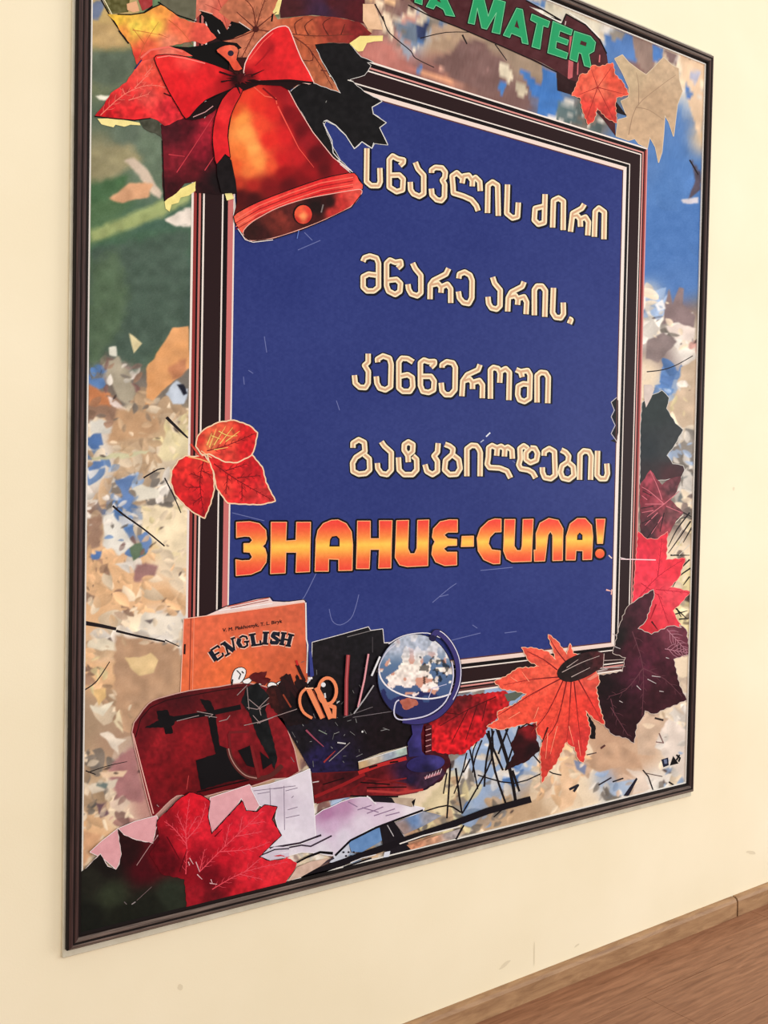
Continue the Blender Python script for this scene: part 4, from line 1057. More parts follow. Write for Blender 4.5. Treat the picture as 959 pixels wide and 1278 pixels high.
veins(k, ['F 600,240 580,350 598,490', 'F 590,330 540,310', 'F 585,370 520,370', 'F 590,410 550,440', 'F 590,300 630,320', 'F 640,270 740,340 890,425', 'F 700,315 690,400', 'F 760,355 760,430', 'F 740,330 840,320', 'F 690,300 780,270', 'F 610,215 700,190 815,140'], 1.3, (120, 14, 22), .7, (4.5, 9, .7))
veins(k, ['F 620,200 650,120', 'F 640,190 690,110', 'F 665,185 720,115', 'F 690,175 750,130', 'F 610,190 630,140', 'F 660,130 700,150 740,150', 'F 630,150 670,165', 'F 640,210 700,200'], 1.1, (240, 206, 110), .5)
k.line('F 540,185 575,230 620,270', 2.4, (214, 70, 56)); k.line('F 530,240 580,250 620,265', 1.6, (240, 170, 110)); k.line('F 585,215 630,245', 1.0, (240, 200, 150))
k.make('leaf_cluster', poster, 'small three-lobed red leaf over the left side of the painted frame')

# ---- twigs --------------------------------------------------------------------------------------------
k = Ink(1)
for s, w in (('F 208,450 250,485 300,520 355,560 430,622', 2.6), ('F 440,70 490,120 530,160', 2.6), ('F 430,330 470,410 500,480', 1.8), ('F 340,330 400,295 430,290', 2.0), ('G 95,212 170,225 240,240', 5.4), ('G 240,248 330,270 465,298', 3.2),
             ('G 465,290 530,320', 1.6), ('G 95,520 150,480 210,390', 1.6), ('G 110,900 200,870 290,850', 1.2), ('H 150,70 190,85', 1.6), ('E 470,1110 510,1150 565,1200', 3), ('P 130,0 150,60 190,100 250,150 270,180 350,220', 1.5), ('P 290,95 400,70 520,70', 1.3), ('P 470,80 490,120', 2.2), ('P 610,120 660,190', 1.4),
             ('T 270,895 350,885 420,860 500,815', 1.4), ('D 645,640 680,700', 2), ('D 350,540 430,430', 0.8)):
    k.line(smooth(pts(s), 3, False), w, (32, 24, 26), w1=w * .7, bump=0)
k.layer = 2
k.make('twigs', poster, 'thin dark twigs across the printed foliage')['kind'] = 'stuff'

# ---- right side leaves ----------------------------------------------------------------------------------
k = Ink(5)
p = jag(pts('N 308,85 340,60 400,28 432,62 420,112 462,182 498,212 460,280 422,332 450,372 500,382 505,400 480,450 440,440 370,450 298,470 300,200'), 5, .7)
k.line(p, 1.4, (200, 196, 190), closed=True); k.area(p, blend([(360, 120, (44, 52, 52)), (340, 300, (40, 46, 50)), (430, 300, (52, 56, 58)), (440, 430, (70, 40, 44)), (330, 430, (50, 44, 46))], n=6, src='N'))
p = pts('N 315,0 350,0 365,20 350,60 325,108 315,60'); k.area(p, flat((206, 190, 182), 10))
k.make('maple_leaf', poster, 'dark green-black maple leaf on the right side of the print')
k = Ink(8)
p = jag(pts('N 296,470 320,440 345,400 372,440 400,470 440,440 490,430 470,500 440,540 500,600 470,630 440,690 400,730 360,745 300,720'), 5, .8)
k.area(p, blend([(340, 440, (150, 60, 74)), (320, 520, (130, 44, 58)), (400, 560, (150, 62, 74)), (360, 640, (80, 40, 48)), (450, 500, (90, 50, 56)), (440, 600, (110, 64, 68)), (340, 700, (60, 34, 40)), (400, 690, (150, 60, 70))], n=22, s=3, src='N'))
veins(k, ['N 410,560 340,500 305,480', 'N 410,560 320,560', 'N 410,560 330,620', 'N 400,540 380,480 345,405', 'N 410,560 480,500', 'N 420,570 490,600', 'N 330,540 305,520', 'N 360,590 305,600', 'N 380,600 320,660', 'N 400,620 350,700'], 1.1, (206, 110, 122), .6)
veins(k, ['N 350,520 310,500', 'N 360,570 300,580', 'N 350,630 305,650', 'N 380,650 330,720', 'N 410,600 390,690'], 1.2, (26, 12, 18), .8)
k.make('maple_leaf', poster, 'purple-red veined leaf above the bright red one at right')
k = Ink(6)
for s in ('N 530,600 470,680 430,760', 'N 535,640 480,720 430,790', 'N 540,670 500,740', 'N 440,640 520,620', 'N 530,820 480,870', 'N 535,860 480,900 450,950', 'N 530,900 500,940', 'N 480,590 540,620', 'N 440,800 530,800', 'N 455,1040 520,1100', 'N 450,1080 520,1060', 'N 470,1050 490,1090', 'N 480,1100 530,1095'):
    k.line(smooth(pts(s), 3, False), 2.0, (26, 20, 22), w1=.8, bump=0)
k.layer += 1
for s in ('N 500,610 450,660', 'N 520,640 455,740', 'N 500,720 450,800', 'N 530,750 480,800', 'N 520,850 470,890'):
    k.line(s, 1.3, (216, 206, 190), w1=.6, bump=0)
k.make('grass_blades', poster, 'dark and pale grass blades beside the red leaf at right')['kind'] = 'stuff'
k = Ink(11)
p = jag(pts('N 288,690 330,725 380,725 425,690 418,822 508,815 478,905 435,950 470,955 532,972 490,1020 450,1060 475,1110 492,1140 440,1130 350,1172 285,1145 330,1100 350,1010 355,962 262,1025 276,850'), 4, .9)
k.line(p, 1.2, (236, 150, 140), closed=True)
k.area(p, blend([(330, 740, (214, 44, 62)), (400, 740, (226, 48, 66)), (350, 880, (234, 56, 76)), (450, 850, (226, 50, 66)), (300, 960, (232, 60, 78)), (450, 980, (230, 70, 84)), (400, 1080, (222, 60, 74)), (320, 1140, (206, 44, 56)), (300, 800, (226, 50, 72))], n=9, src='N'))
veins(k, ['N 290,1000 380,900 500,820', 'N 380,900 400,720', 'N 370,960 520,975', 'N 380,980 430,1120', 'N 300,930 400,1000'], 1.1, (176, 30, 50), .6, (5, 8, .5))
k.line('N 372,1030 345,1100', 2, (150, 20, 36), w1=.5); k.line('N 350,1110 380,1150', 2, (60, 14, 20), w1=.5)
k.line('N 205,818 370,822', 1.3, (236, 200, 206)); k.line('N 200,810 240,820', .8, (236, 220, 220))
k.make('maple_leaf', poster, 'vivid red maple leaf on the right edge over the painted frame')
k = Ink(18)
p = jag(pts('O 160,272 168,235 285,215 300,150 240,130 N 180,1220 200,1130 235,1045 280,1010 358,962 362,985 320,1110 285,1145 350,1172 440,1132 492,1140 O 548,0 578,20 595,130 520,158 548,280 582,345 520,370 430,410 388,395 375,430 350,460 338,545 300,520 240,505 200,460 183,380'), 4, 1.0)
k.line(p, 1.3, (206, 190, 180), closed=True)
k.area(p, blend([(260, 60, (28, 24, 24)), (330, 100, (60, 24, 34)), (400, 100, (74, 28, 42)), (450, 200, (66, 26, 38)), (520, 60, (110, 52, 66)), (540, 250, (54, 22, 30)), (450, 320, (56, 24, 32)), (350, 250, (70, 28, 44)), (250, 330, (34, 16, 22)), (300, 450, (44, 20, 26)), (200, 280, (28, 16, 20)), (380, 180, (84, 34, 52)), (560, 100, (100, 46, 60))], n=14, s=6, src='O'), step=2.6)
veins(k, ['O 330,30 380,200 375,420', 'O 380,200 300,300 220,330', 'O 380,200 480,250 560,330', 'O 230,380 310,510', 'O 230,340 250,420'], 0.9, (104, 60, 70), .5, (8, 12, .5))
veins(k, ['', '', '', '', '', 'O 480,110 585,128'][5:] + ['O 490,20 585,125'], 1.0, (176, 120, 134), .5, (2.6, 15, .8))
veins(k, ['O 400,250 440,270', 'O 420,235 460,240', 'O 350,280 370,300', 'O 455,305 475,308', 'O 270,350 285,358', 'O 485,150 500,155', 'O 180,200 280,195', 'O 170,215 215,205', 'O 190,160 195,200', 'O 250,100 275,110', 'O 240,40 260,50'], 1.1, (190, 180, 180), .6)
k.make('maple_leaf', poster, 'broad blackish maroon leaf at the lower right corner of the panel')
k = Ink(4)
for s in ('X 770,497 763,502 768,512 764,520 769,531 764,541 770,549 772,540 772,500', 'X 771,546 762,550 770,553'):
    k.area(pts(s), (18, 18, 22), step=0, bump=0)
k.layer += 1
k.line('X 770,496 763,502 767,512 763,520 768,531 763,541 770,551', .8, (196, 190, 190))
k.line('N 150,800 165,815', 1.4, (236, 210, 200)); k.line('N 138,962 160,968', 2.2, (236, 180, 170), w1=1); k.line('N 165,960 162,985', 1.4, (236, 180, 170))
k.make('leaf_tips', poster, 'small leaf tips poking over the right edge of the blue panel')['kind'] = 'stuff'

# ---- bottom: red fuzzy leaf, maple leaf, twigs ------------------------------------------------------------
k = Ink(5)
tw = [('M 145,660 138,780 130,895', 1.8), ('M 168,680 180,780 195,875', 1.9), ('M 215,615 195,700 160,790', 1.3), ('M 228,600 245,680 262,770', 1.5), ('M 322,510 322,640 245,790 195,875', 1.6), ('M 308,520 335,690 385,840', 2.2), ('M 345,510 400,690 425,830', 3.4),
      ('M 262,560 240,620 250,720', 1.2), ('M 262,710 420,745 560,690', 1.3), ('M 375,500 420,620', 1.2), ('M 480,600 560,690 620,710', 1.3), ('M 560,650 540,740', 1), ('M 190,870 130,840 20,870', 1.5), ('M 380,845 330,890', 1.3)]
tw += [('M 330,520 300,640 290,760', 2), ('M 300,530 330,600 370,690', 2.2), ('M 230,640 200,700', 1.6), ('M 410,690 440,780', 2.4), ('M 130,700 115,790', 1.4), ('M 395,500 350,620', 2.0), ('M 440,500 380,690', 1.8), ('M 280,560 250,640 240,700', 1.5)]
for s, w in tw: k.line(smooth(pts(s), 3, False), w * 1.35, (22, 17, 20), w1=w * 1.1, bump=0)
k.layer = 6
k.make('twigs', poster, 'bundle of black twigs under the large orange-red maple leaf')['kind'] = 'stuff'
k = Ink(8)
p = jag(pts('M 55,475 120,420 175,372 250,365 380,350 405,380 390,420 340,470 305,500 290,540 250,575 200,620 150,620 100,615 58,600 62,540'), 3, 1.1)
k.area(p, blend([(90, 560, (200, 30, 36)), (130, 440, (130, 24, 30)), (180, 400, (90, 24, 28)), (250, 480, (186, 26, 34)), (200, 560, (206, 28, 36)), (330, 400, (170, 24, 30)), (360, 380, (196, 36, 40)), (260, 430, (120, 22, 28))], n=26, s=2.6, src='M'))
veins(k, ['M 340,375 220,430 100,500', 'M 260,410 210,560', 'M 220,430 150,570', 'M 300,395 280,480', 'M 180,450 90,440'], 1.2, (70, 14, 18), .8)
k.make('maple_leaf', poster, 'fuzzy crimson leaf right of the globe')
k = Ink(8)
p = jag(pts('M 380,692 420,612 402,582 440,510 515,485 512,560 532,600 470,652 400,680'), 3.5, .8)
k.area(p, blend([(440, 560, (50, 16, 20)), (480, 520, (130, 26, 32)), (400, 670, (40, 16, 18)), (500, 600, (34, 14, 18))], n=14, src='M'))
k.make('maple_leaf', poster, 'dark maroon leaf tip beneath the large maple leaf')
k = Ink(8); k.area(jag(pts('M 725,440 765,500 765,555 740,552 735,480'), 3, .6), (20, 16, 18)); k.area(pts('M 375,365 440,350 465,355 420,390 390,395'), (90, 96, 84))
k.make('leaf_gaps', poster)['kind'] = 'stuff'
k = Ink(24)
p = jag(pts('M 448,165 500,168 555,180 595,218 578,160 562,110 600,138 628,178 642,196 655,148 668,190 700,200 760,250 782,310 765,335 780,420 802,492 765,475 720,432 742,520 712,655 690,640 675,590 648,578 642,555 600,650 560,700 535,742 528,610 540,560 513,525 515,480 430,497 360,515 300,502 350,472 345,440 430,402 470,362 420,348 365,342 332,310 380,290 430,253 500,250 525,245 480,222'), 3.2, 1.0)
k.line(p, 1.4, (240, 190, 160), closed=True)
k.area(p, blend([(500, 200, (222, 84, 66)), (600, 160, (226, 92, 72)), (430, 300, (230, 86, 66)), (560, 290, (236, 92, 70)), (450, 440, (232, 80, 60)), (600, 400, (236, 78, 60)), (560, 560, (222, 70, 56)), (570, 650, (196, 60, 52)), (700, 420, (234, 66, 54)), (700, 560, (206, 56, 54)), (760, 420, (220, 60, 52)), (745, 310, (214, 80, 66)), (360, 490, (226, 86, 66))], n=10, src='M'), step=2)
veins(k, ['M 620,290 500,300 370,325', 'M 620,295 480,370 340,460', 'M 625,305 560,440 490,530', 'M 640,310 600,480 545,560', 'M 660,310 650,470 640,570', 'M 672,310 690,480 705,600', 'M 690,300 740,390 790,480', 'M 600,260 540,215 470,180', 'M 640,230 600,180 570,130'], 1.7, (120, 26, 30), .7)
veins(k, ['M 500,300 370,325', 'M 540,340 340,460', 'M 600,370 490,530', 'M 620,400 545,560', 'M 655,400 640,570', 'M 680,400 705,600', 'M 715,350 790,480', 'M 580,245 470,180'], .5, (196, 56, 46), .4, (5, 8, .5), p)
veins(k, ['M 560,530 550,640', 'M 600,500 570,620', 'M 690,560 700,630', 'M 650,500 670,580', 'M 440,440 390,470', 'M 520,420 500,470', 'M 480,310 450,270', 'M 430,310 400,290'], 0.9, (250, 150, 120), .5)
k.line('M 500,500 470,490 440,510', 1.6, (30, 14, 16)); k.line('M 560,505 535,570', 2.2, (60, 20, 20), w1=.8)
dk = smooth(pts('M 598,275 612,245 645,215 700,190 770,180 802,198 795,240 760,270 720,292 660,312 615,302'), 2)
k.area(dk, blend([(640, 260, (34, 24, 24)), (720, 230, (44, 26, 28)), (780, 210, (70, 30, 34))], n=22, s=3, src='M'))
veins(k, ['M 620,270 700,230 780,200', 'M 640,250 690,215', 'M 660,290 740,250', 'M 800,220 890,215', 'M 770,265 830,250 890,245', 'M 800,190 795,260'], .9, (190, 170, 164), .5)
k.area('M 725,300 770,270 775,285 740,305', (226, 130, 110))
k.make('maple_leaf', poster, 'large orange-red maple leaf below the blue panel')

# ---- school things at lower left --------------------------------------------------------------------------
k = Ink(8)                                                       # book
k.area('I 150,152 250,108 400,72 465,62 480,82 540,85 640,72 645,95 300,140 160,160', flat((232, 206, 200), 8))
k.line('I 255,108 462,64', 1.3, (196, 96, 84)); k.line('I 270,116 460,76', .9, (150, 70, 66)); k.line('I 210,128 480,92', 1.0, (240, 236, 236)); k.line('I 140,152 250,105 400,68 470,60 485,78 560,82 635,72 650,85', 1.0, (20, 16, 30))
k.area('I 38,168 72,164 64,545 20,552', blend([(50, 200, (218, 104, 72)), (40, 500, (226, 108, 66))], n=6, src='I'))
k.area('I 72,164 300,135 640,86 646,270 655,470 620,600 60,620', blend([(100, 200, (222, 104, 70)), (400, 150, (214, 98, 68)), (600, 120, (206, 96, 66)), (300, 450, (226, 108, 62)), (560, 400, (200, 92, 58)), (500, 250, (214, 102, 68))], n=6, src='I'), step=3)
k.line('I 73,165 64,545', 1.2, (150, 60, 44)); k.line('I 88,164 80,540', .8, (236, 140, 110)); k.line('I 40,168 300,134 640,86', 1.0, (240, 190, 170))
k.line('I 645,88 648,270 655,300 650,440', 1.6, (232, 226, 224)); k.line('I 36,172 20,550', .9, (240, 190, 170))
k.line('I 42,295 40,345', 2.2, (30, 16, 18))
bk = k.make('book', poster, 'orange ENGLISH schoolbook standing behind the red case')
# ENGLISH: heavy slab letters on an arc
EN = [(['BK 140,335 190,412'], 5.2, ['BK 145,330 205,292', 'BK 168,372 215,345', 'BK 192,410 245,370', 'BK 205,292 215,312', 'BK 245,370 238,348']),
      (['BK 245,268 330,335'], 4.6, ['BK 225,285 265,262', 'BK 262,280 285,362', 'BK 260,375 300,352', 'BK 305,240 340,228', 'BK 318,235 335,330']),
      (['BK 375,235 365,270 385,300'], 4.6, ['BK 375,230 400,215 430,222 438,245', 'BK 380,302 415,305 438,290 434,262', 'BK 412,262 452,258']),
      (['BK 475,205 490,288'], 4.6, ['BK 450,208 505,198', 'BK 468,292 545,282 540,250']),
      (['BK 585,190 578,275'], 4.6, ['BK 560,188 612,188', 'BK 553,275 605,278']),
      (['BK 690,200 650,195 638,215 680,245 672,270 625,268'], 4.0, ['BK 692,182 686,218', 'BK 628,242 624,275']),
      (['BK 728,195 712,282', 'BK 785,208 765,290'], 4.2, ['BK 705,190 752,195', 'BK 762,200 812,212', 'BK 692,278 735,285', 'BK 742,290 785,296', 'BK 725,240 772,248'])]
for big, w, small in EN:
    g = Ink(20)
    for s in big: g.line(s, w + 3.2, (240, 190, 170), bump=0)
    for s in small: g.line(s, 4.8, (240, 190, 170), bump=0)
    g.layer = 21
    for s in big: g.line(s, w + .7, (24, 28, 42), bump=0)
    for s in small: g.line(s, 2.6, (18, 20, 30), bump=0)
    g.make('letter', bk)
# small author line in plain letters set along the slope
cu = bpy.data.curves.new('author_line', 'FONT'); cu.body = 'V. M. Plakhotnyk, T. L. Biryk'; cu.size = 1.0
tmp = bpy.data.objects.new('author_line', cu); COL.objects.link(tmp)
dg = bpy.context.evaluated_depsgraph_get(); me = bpy.data.meshes.new_from_object(tmp.evaluated_get(dg))
bpy.data.objects.remove(tmp)
bt = bmesh.new(); bt.from_mesh(me); bmesh.ops.triangulate(bt, faces=bt.faces[:]); bt.verts.ensure_lookup_table()
tx = np.array([v.co[:] for v in bt.verts]); tf = np.array([[v.index for v in f.verts] for f in bt.faces]); bt.free()
wdt = tx[:, 0].max(); a0 = pts('BK 240,182')[0]; a1 = pts('BK 715,108')[0]
ux, uy = (a1[0] - a0[0]) / wdt, (a1[1] - a0[1]) / wdt
g = Ink(20)
for dxy in ((0, 0), (0.35, 0), (0, 0.3)):
    X_ = a0[0] + tx[:, 0] * ux + dxy[0]; Y_ = a0[1] + tx[:, 0] * uy - tx[:, 1] * 6.0 + dxy[1]
    g._add(np.stack([X_, Y_], 1), tf, np.tile(np.array((40, 20, 22), float), (len(X_), 1)), 0)
g.layer = 21
g.make('author_line', bk)
g = Ink(20)                                                       # small white cartoon scribbles at the foot of the cover
for s in ('I 275,495 280,450 295,420 325,412 345,425 340,455 325,480 300,495', 'I 330,480 360,465 375,475 350,495', 'I 410,480 430,478 428,495 412,495', 'I 455,500 470,485 498,495 490,525 470,530', 'I 500,490 525,480 520,505'):
    p = smooth(pts(s), 2); g.line(p, 2.0, (18, 14, 20), closed=True); g.area(p, (236, 232, 232), step=0)
g.line('I 300,425 320,445 310,470', 1.2, (20, 16, 22)); g.line('I 325,430 335,440', 1.4, (20, 16, 22)); g.line('I 468,505 485,512', 1.1, (20, 16, 22)); g.line('I 280,470 275,500', 1.6, (20, 16, 22))
g.area(jag(pts('I 360,460 380,440 450,430 440,460 470,470 440,500 380,480'), 3, .8), flat((90, 26, 28), 14))
g.make('cover_drawing', bk)

k = Ink(22)                                                       # black folders and pen pot
p = pts('K 152,122 300,82 420,48 430,66 488,58 494,125 545,128 500,180 470,220 460,260 500,380 545,420 560,470 640,500 650,605 480,650 372,690 375,740 150,745 20,520 -20,470 60,420 130,340 150,285')
k.line(pts('K 118,330 150,285 152,122 300,82 420,48 430,66 488,58 494,125 545,120'), 1.6, (226, 220, 220))
k.area(p, blend([(220, 180, (26, 22, 26)), (380, 150, (22, 20, 24)), (300, 400, (22, 17, 20)), (100, 600, (24, 20, 26)), (500, 560, (22, 14, 18)), (180, 680, (34, 28, 66)), (400, 350, (26, 20, 28))], n=22, s=4, src='K'), step=2.4)
k.line('K 440,95 440,170', 1.2, (60, 56, 60)); k.line('K 318,95 430,66', .9, (120, 116, 116))
rnd2 = random.Random(3)
for i in range(46):
    x0, y0 = rnd2.uniform(30, 560), rnd2.uniform(190, 690)
    a = rnd2.uniform(0, 3.14); L_ = rnd2.uniform(8, 34)
    k.line([(350 + x0 / 3.836, 770 + y0 / 3.836), (350 + (x0 + L_ * math.cos(a)) / 3.836, 770 + (y0 + L_ * math.sin(a)) / 3.836)], .6, (86 + rnd2.randint(0, 60),) * 3, bump=0)
k.layer += 1
k.line('K 345,480 540,450', .7, (120, 112, 116)); k.line('K 300,480 440,430', .6, (120, 112, 116))
k.area(jag(pts('I 430,560 450,520 478,500 505,505 530,455 548,440 565,470 590,500 600,445 615,470 640,480 655,500 660,690 560,700 500,640'), 3, 1.2), blend([(540, 520, (34, 18, 20)), (600, 600, (20, 14, 18)), (480, 560, (60, 24, 22))], n=20, s=3, src='I'))
for s in ('I 520,460 560,500 600,560', 'I 560,445 580,500 610,540', 'I 600,395 620,440 640,480', 'I 545,480 560,560', 'I 500,520 520,600'): k.line(s, 4.2, (44, 20, 22), w1=3.5)
k.line('I 596,375 604,400', 2.6, (196, 40, 40)); k.line('I 530,545 570,610', 2, (140, 60, 40))
k.line('K 120,540 160,580 205,620', 2.4, (150, 70, 90), w1=1); k.line('K 205,695 260,640', 2.2, (150, 50, 50), w1=1); k.line('K 180,540 220,560', 1.2, (120, 130, 120)); k.line('K 270,600 310,605', 1.6, (200, 196, 196)); k.line('K 230,690 330,600', 1.0, (150, 140, 140)); k.dot((350 + 390 / 3.836, 770 + 548 / 3.836), 1.3, 1.3, (220, 220, 220), n=8)
pot = k.make('pen_holder', poster, 'black folders and pen pot printed between book and globe')
for s, w, c, lb in (('K 318,180 310,300 308,470', 4.6, (150, 56, 60), 'dull red pencil in the black pot'), ('K 415,175 395,300 365,430', 2.4, (200, 132, 140), 'pale pink pencil in the black pot'), ('K 470,188 430,280', 2.4, (206, 206, 210), 'white pencil tip next to the globe'), ('K 440,325 400,385 345,460', 1.7, (150, 146, 150), 'thin grey pencil in the black pot')):
    g = Ink(92); g.line(s, w + 1.4, (12, 10, 12)); g.line(s, w, c); g.line(s, w * .3, tuple(min(255, v + 40) for v in c))
    o = g.make('pencil', pot, lb)
g = Ink(92)
OR = (232, 136, 92)
ringp = [(350 + (218 + 43 * math.cos(a) - 6 * math.sin(a)) / 3.836, 770 + (352 + 62 * math.sin(a) + 8 * math.cos(a)) / 3.836) for a in np.linspace(0, 6.283, 22)[:-1]]
for dw, c in ((2.2, (16, 10, 12)), (0, OR)):
    g.line(ringp, 4.0 + dw, c, closed=True); g.line(smooth(pts('K 118,338 92,365 86,410 105,455 145,482'), 3, False), 3.4 + dw, c)
    g.line('K 128,342 160,410 196,482', 6.4 + dw, c); g.line('K 165,335 200,400 235,484', 6.6 + dw, c); g.line('K 225,420 252,430 250,482', 5 + dw, c)
g.line('K 150,350 205,480', .9, (160, 70, 50)); g.dot((350 + 198 / 3.836, 770 + 322 / 3.836), 3, 3, (226, 226, 230), n=10); g.line('K 205,362 208,385', 2, (210, 210, 214))
g.line('K 110,340 150,338', 1.6, (250, 190, 150)); g.line('K 262,410 275,400', 1.2, (200, 200, 200))
g.make('scissors', pot, 'orange-handled scissors in the black pot')
g = Ink(92); g.area('I 655,330 668,330 680,450 662,460', flat((52, 60, 130), 6)); g.line('I 652,465 672,462', 2.4, (232, 224, 224)); g.make('blue_pen', pot)

k = Ink(22)                                                       # red case
cs = smooth(pts('J 20,372 50,300 100,235 140,212 180,200 300,170 450,150 580,130 700,155 735,190 780,330 850,570 720,605 600,645 480,665 370,695 300,690 240,690 180,740 130,790 112,770 60,560'), 2)
k.line(cs, 2.4, (206, 160, 150), closed=True)
k.area(cs, blend([(100, 300, (84, 18, 24)), (250, 200, (70, 16, 22)), (150, 420, (140, 26, 34)), (300, 430, (138, 22, 30)), (100, 600, (124, 20, 28)), (250, 600, (112, 18, 24)), (60, 400, (100, 18, 26)), (500, 180, (90, 20, 24)), (520, 380, (128, 24, 32)), (730, 250, (130, 28, 34)), (790, 500, (132, 26, 34)), (600, 600, (80, 14, 20)), (450, 640, (74, 12, 18)), (130, 740, (110, 18, 26)), (680, 560, (110, 20, 26))], n=12, src='J'), step=2.6)
k.line('J 35,400 60,310 110,250 190,215 450,165 570,150', 1.2, (40, 10, 14)); k.line('J 22,380 70,570 125,780', 1.4, (226, 170, 160)); k.line('J 300,590 290,660', 1, (180, 60, 60))
BLK = (18, 15, 18)
k.line('J 200,312 340,290 430,275 560,248', 6.2, BLK); k.area(jag(pts('J 140,268 195,263 205,290 235,300 228,335 215,345 222,378 185,385 175,350 80,352 150,315'), 3, .5), BLK)
k.area(jag(pts('J 355,208 408,218 428,262 412,285 385,262'), 3, .5), BLK); k.area(jag(pts('J 392,285 432,282 455,440 492,455 520,505 565,585 590,605 480,625 362,662 335,515 435,482 415,400'), 5, .5), BLK)
k.area(jag(pts('J 588,150 640,128 700,190 682,262 705,350 742,500 728,560 690,480 645,400 600,275 562,225'), 4, .6), flat((20, 22, 24), 8))
k.line(smooth(pts('J 498,455 510,500 540,550 585,590 640,603 700,595 740,565 765,540'), 3, False), 5.6, (88, 38, 36)); k.line(smooth(pts('J 498,455 510,500 540,550 585,590 640,603'), 3, False), 1.2, (170, 130, 120))
k.line('J 500,375 600,370', 3, (110, 30, 34)); k.line('J 500,380 505,450', 3, (110, 30, 34)); k.line('J 610,440 650,600', 4, (120, 30, 34))
k.area('J 545,465 605,440 628,550 590,540', BLK); k.area('J 655,470 722,525 670,560', BLK)
k.line('J 360,685 480,650 600,628', 4.6, (96, 14, 20)); k.line('J 340,672 480,640 600,610', 1.4, (14, 8, 10))
for s in ('J 240,318 350,290', 'J 340,270 420,285 400,300', 'J 450,320 490,310 505,290', 'J 575,340 640,325 840,258', 'J 590,250 640,260 700,230', 'J 600,210 660,260', 'J 700,200 650,250 660,290', 'J 540,190 590,140', 'J 590,150 600,260', 'J 640,330 720,300', 'J 380,290 440,300', 'J 620,290 655,330', 'J 140,735 150,745', 'J 205,755 215,750'):
    k.line(s, .8, (160, 140, 138), bump=0)
k.layer += 1
k.make('red_case', poster, 'dark red case with black straps and buckles')

k = Ink(60)                                                       # papers
p = pts('J 405,700 600,635 665,715 620,778 590,760 560,700 520,770 408,885 400,790'); k.line(p, 1.4, (240, 232, 232), closed=True); k.area(p, flat((222, 164, 172), 6))
k.make('pink_paper', poster, 'pink paper scrap between the lobes of the crimson leaf')
k = Ink(60)
p = pts('H 165,392 210,350 275,300 345,270 430,248 436,262 418,356 340,340 292,320 288,400 278,440 268,460 215,415'); k.line(p, 1.3, (240, 232, 232), closed=True); k.area(p, flat((220, 160, 166), 6))
k.make('pink_paper', poster, 'pink paper scrap above the blackish corner leaf')
k = Ink(60)
p = smooth(pts('L 180,300 250,262 330,228 420,222 520,245 645,268 600,295 500,325 420,352 350,392 300,430 262,470 200,460 120,455 60,470 -40,470 -60,430 30,420 150,395'), 2)
k.line(p, 1.6, (240, 236, 240), closed=True)
k.area(p, blend([(230, 290, (170, 120, 160)), (300, 260, (180, 136, 172)), (400, 250, (206, 184, 206)), (500, 270, (214, 198, 214)), (600, 275, (226, 220, 228)), (250, 340, (200, 170, 200)), (380, 330, (216, 204, 220)), (180, 410, (206, 196, 214)), (200, 440, (220, 214, 226)), (60, 450, (224, 218, 228)), (300, 390, (214, 206, 222))], n=2, src='L'), step=2.4)
for s in ('L 360,275 420,255', 'L 400,290 470,262', 'L 430,300 520,270', 'L 480,300 540,285', 'L 380,265 450,285', 'L 320,240 360,262'): k.line(s, 1.3, (136, 110, 140), bump=0)
k.layer += 1
k.line('L 264,470 330,405 440,350 540,312 640,276', 2.6, (18, 14, 20)); k.line('L 40,440 120,425 160,430 250,385', 2.0, (60, 46, 60)); k.line('L 255,460 200,455 140,478 100,500', 3.6, (16, 12, 16), w1=2); k.line('L 400,215 440,250', 1.6, (230, 226, 230))
p = smooth(pts('J 608,652 700,632 800,600 900,556 912,650 925,800 930,900 850,930 700,955 640,960 700,900 752,882 730,800 740,745 700,760 650,735'), 1)
k.line(p, 1.4, (244, 242, 246), closed=True)
k.area(p, blend([(700, 680, (210, 200, 214)), (850, 620, (222, 214, 226)), (880, 800, (216, 208, 222)), (800, 900, (226, 220, 232)), (760, 720, (204, 192, 208))], n=2, src='J'), step=2.6)
for s in ('J 702,650 705,740', 'J 772,640 775,860', 'J 780,665 840,650', 'J 620,665 830,640', 'J 780,800 850,785', 'J 790,760 840,745', 'J 640,680 700,670', 'J 720,655 765,650', 'J 810,700 820,690'): k.line(s, .9, (130, 116, 136), bump=0)
k.layer += 1
k.line('J 700,950 850,925 958,885', 2.4, (50, 36, 50)); k.area('H 835,405 900,370 958,372 958,385 900,400 958,395 958,412 880,425', flat((206, 196, 212), 6)); k.line('H 838,408 900,382 958,378', 1.5, (26, 18, 30))
k.make('notebook', poster, 'open white and lilac notebook pages lying in front of the case')

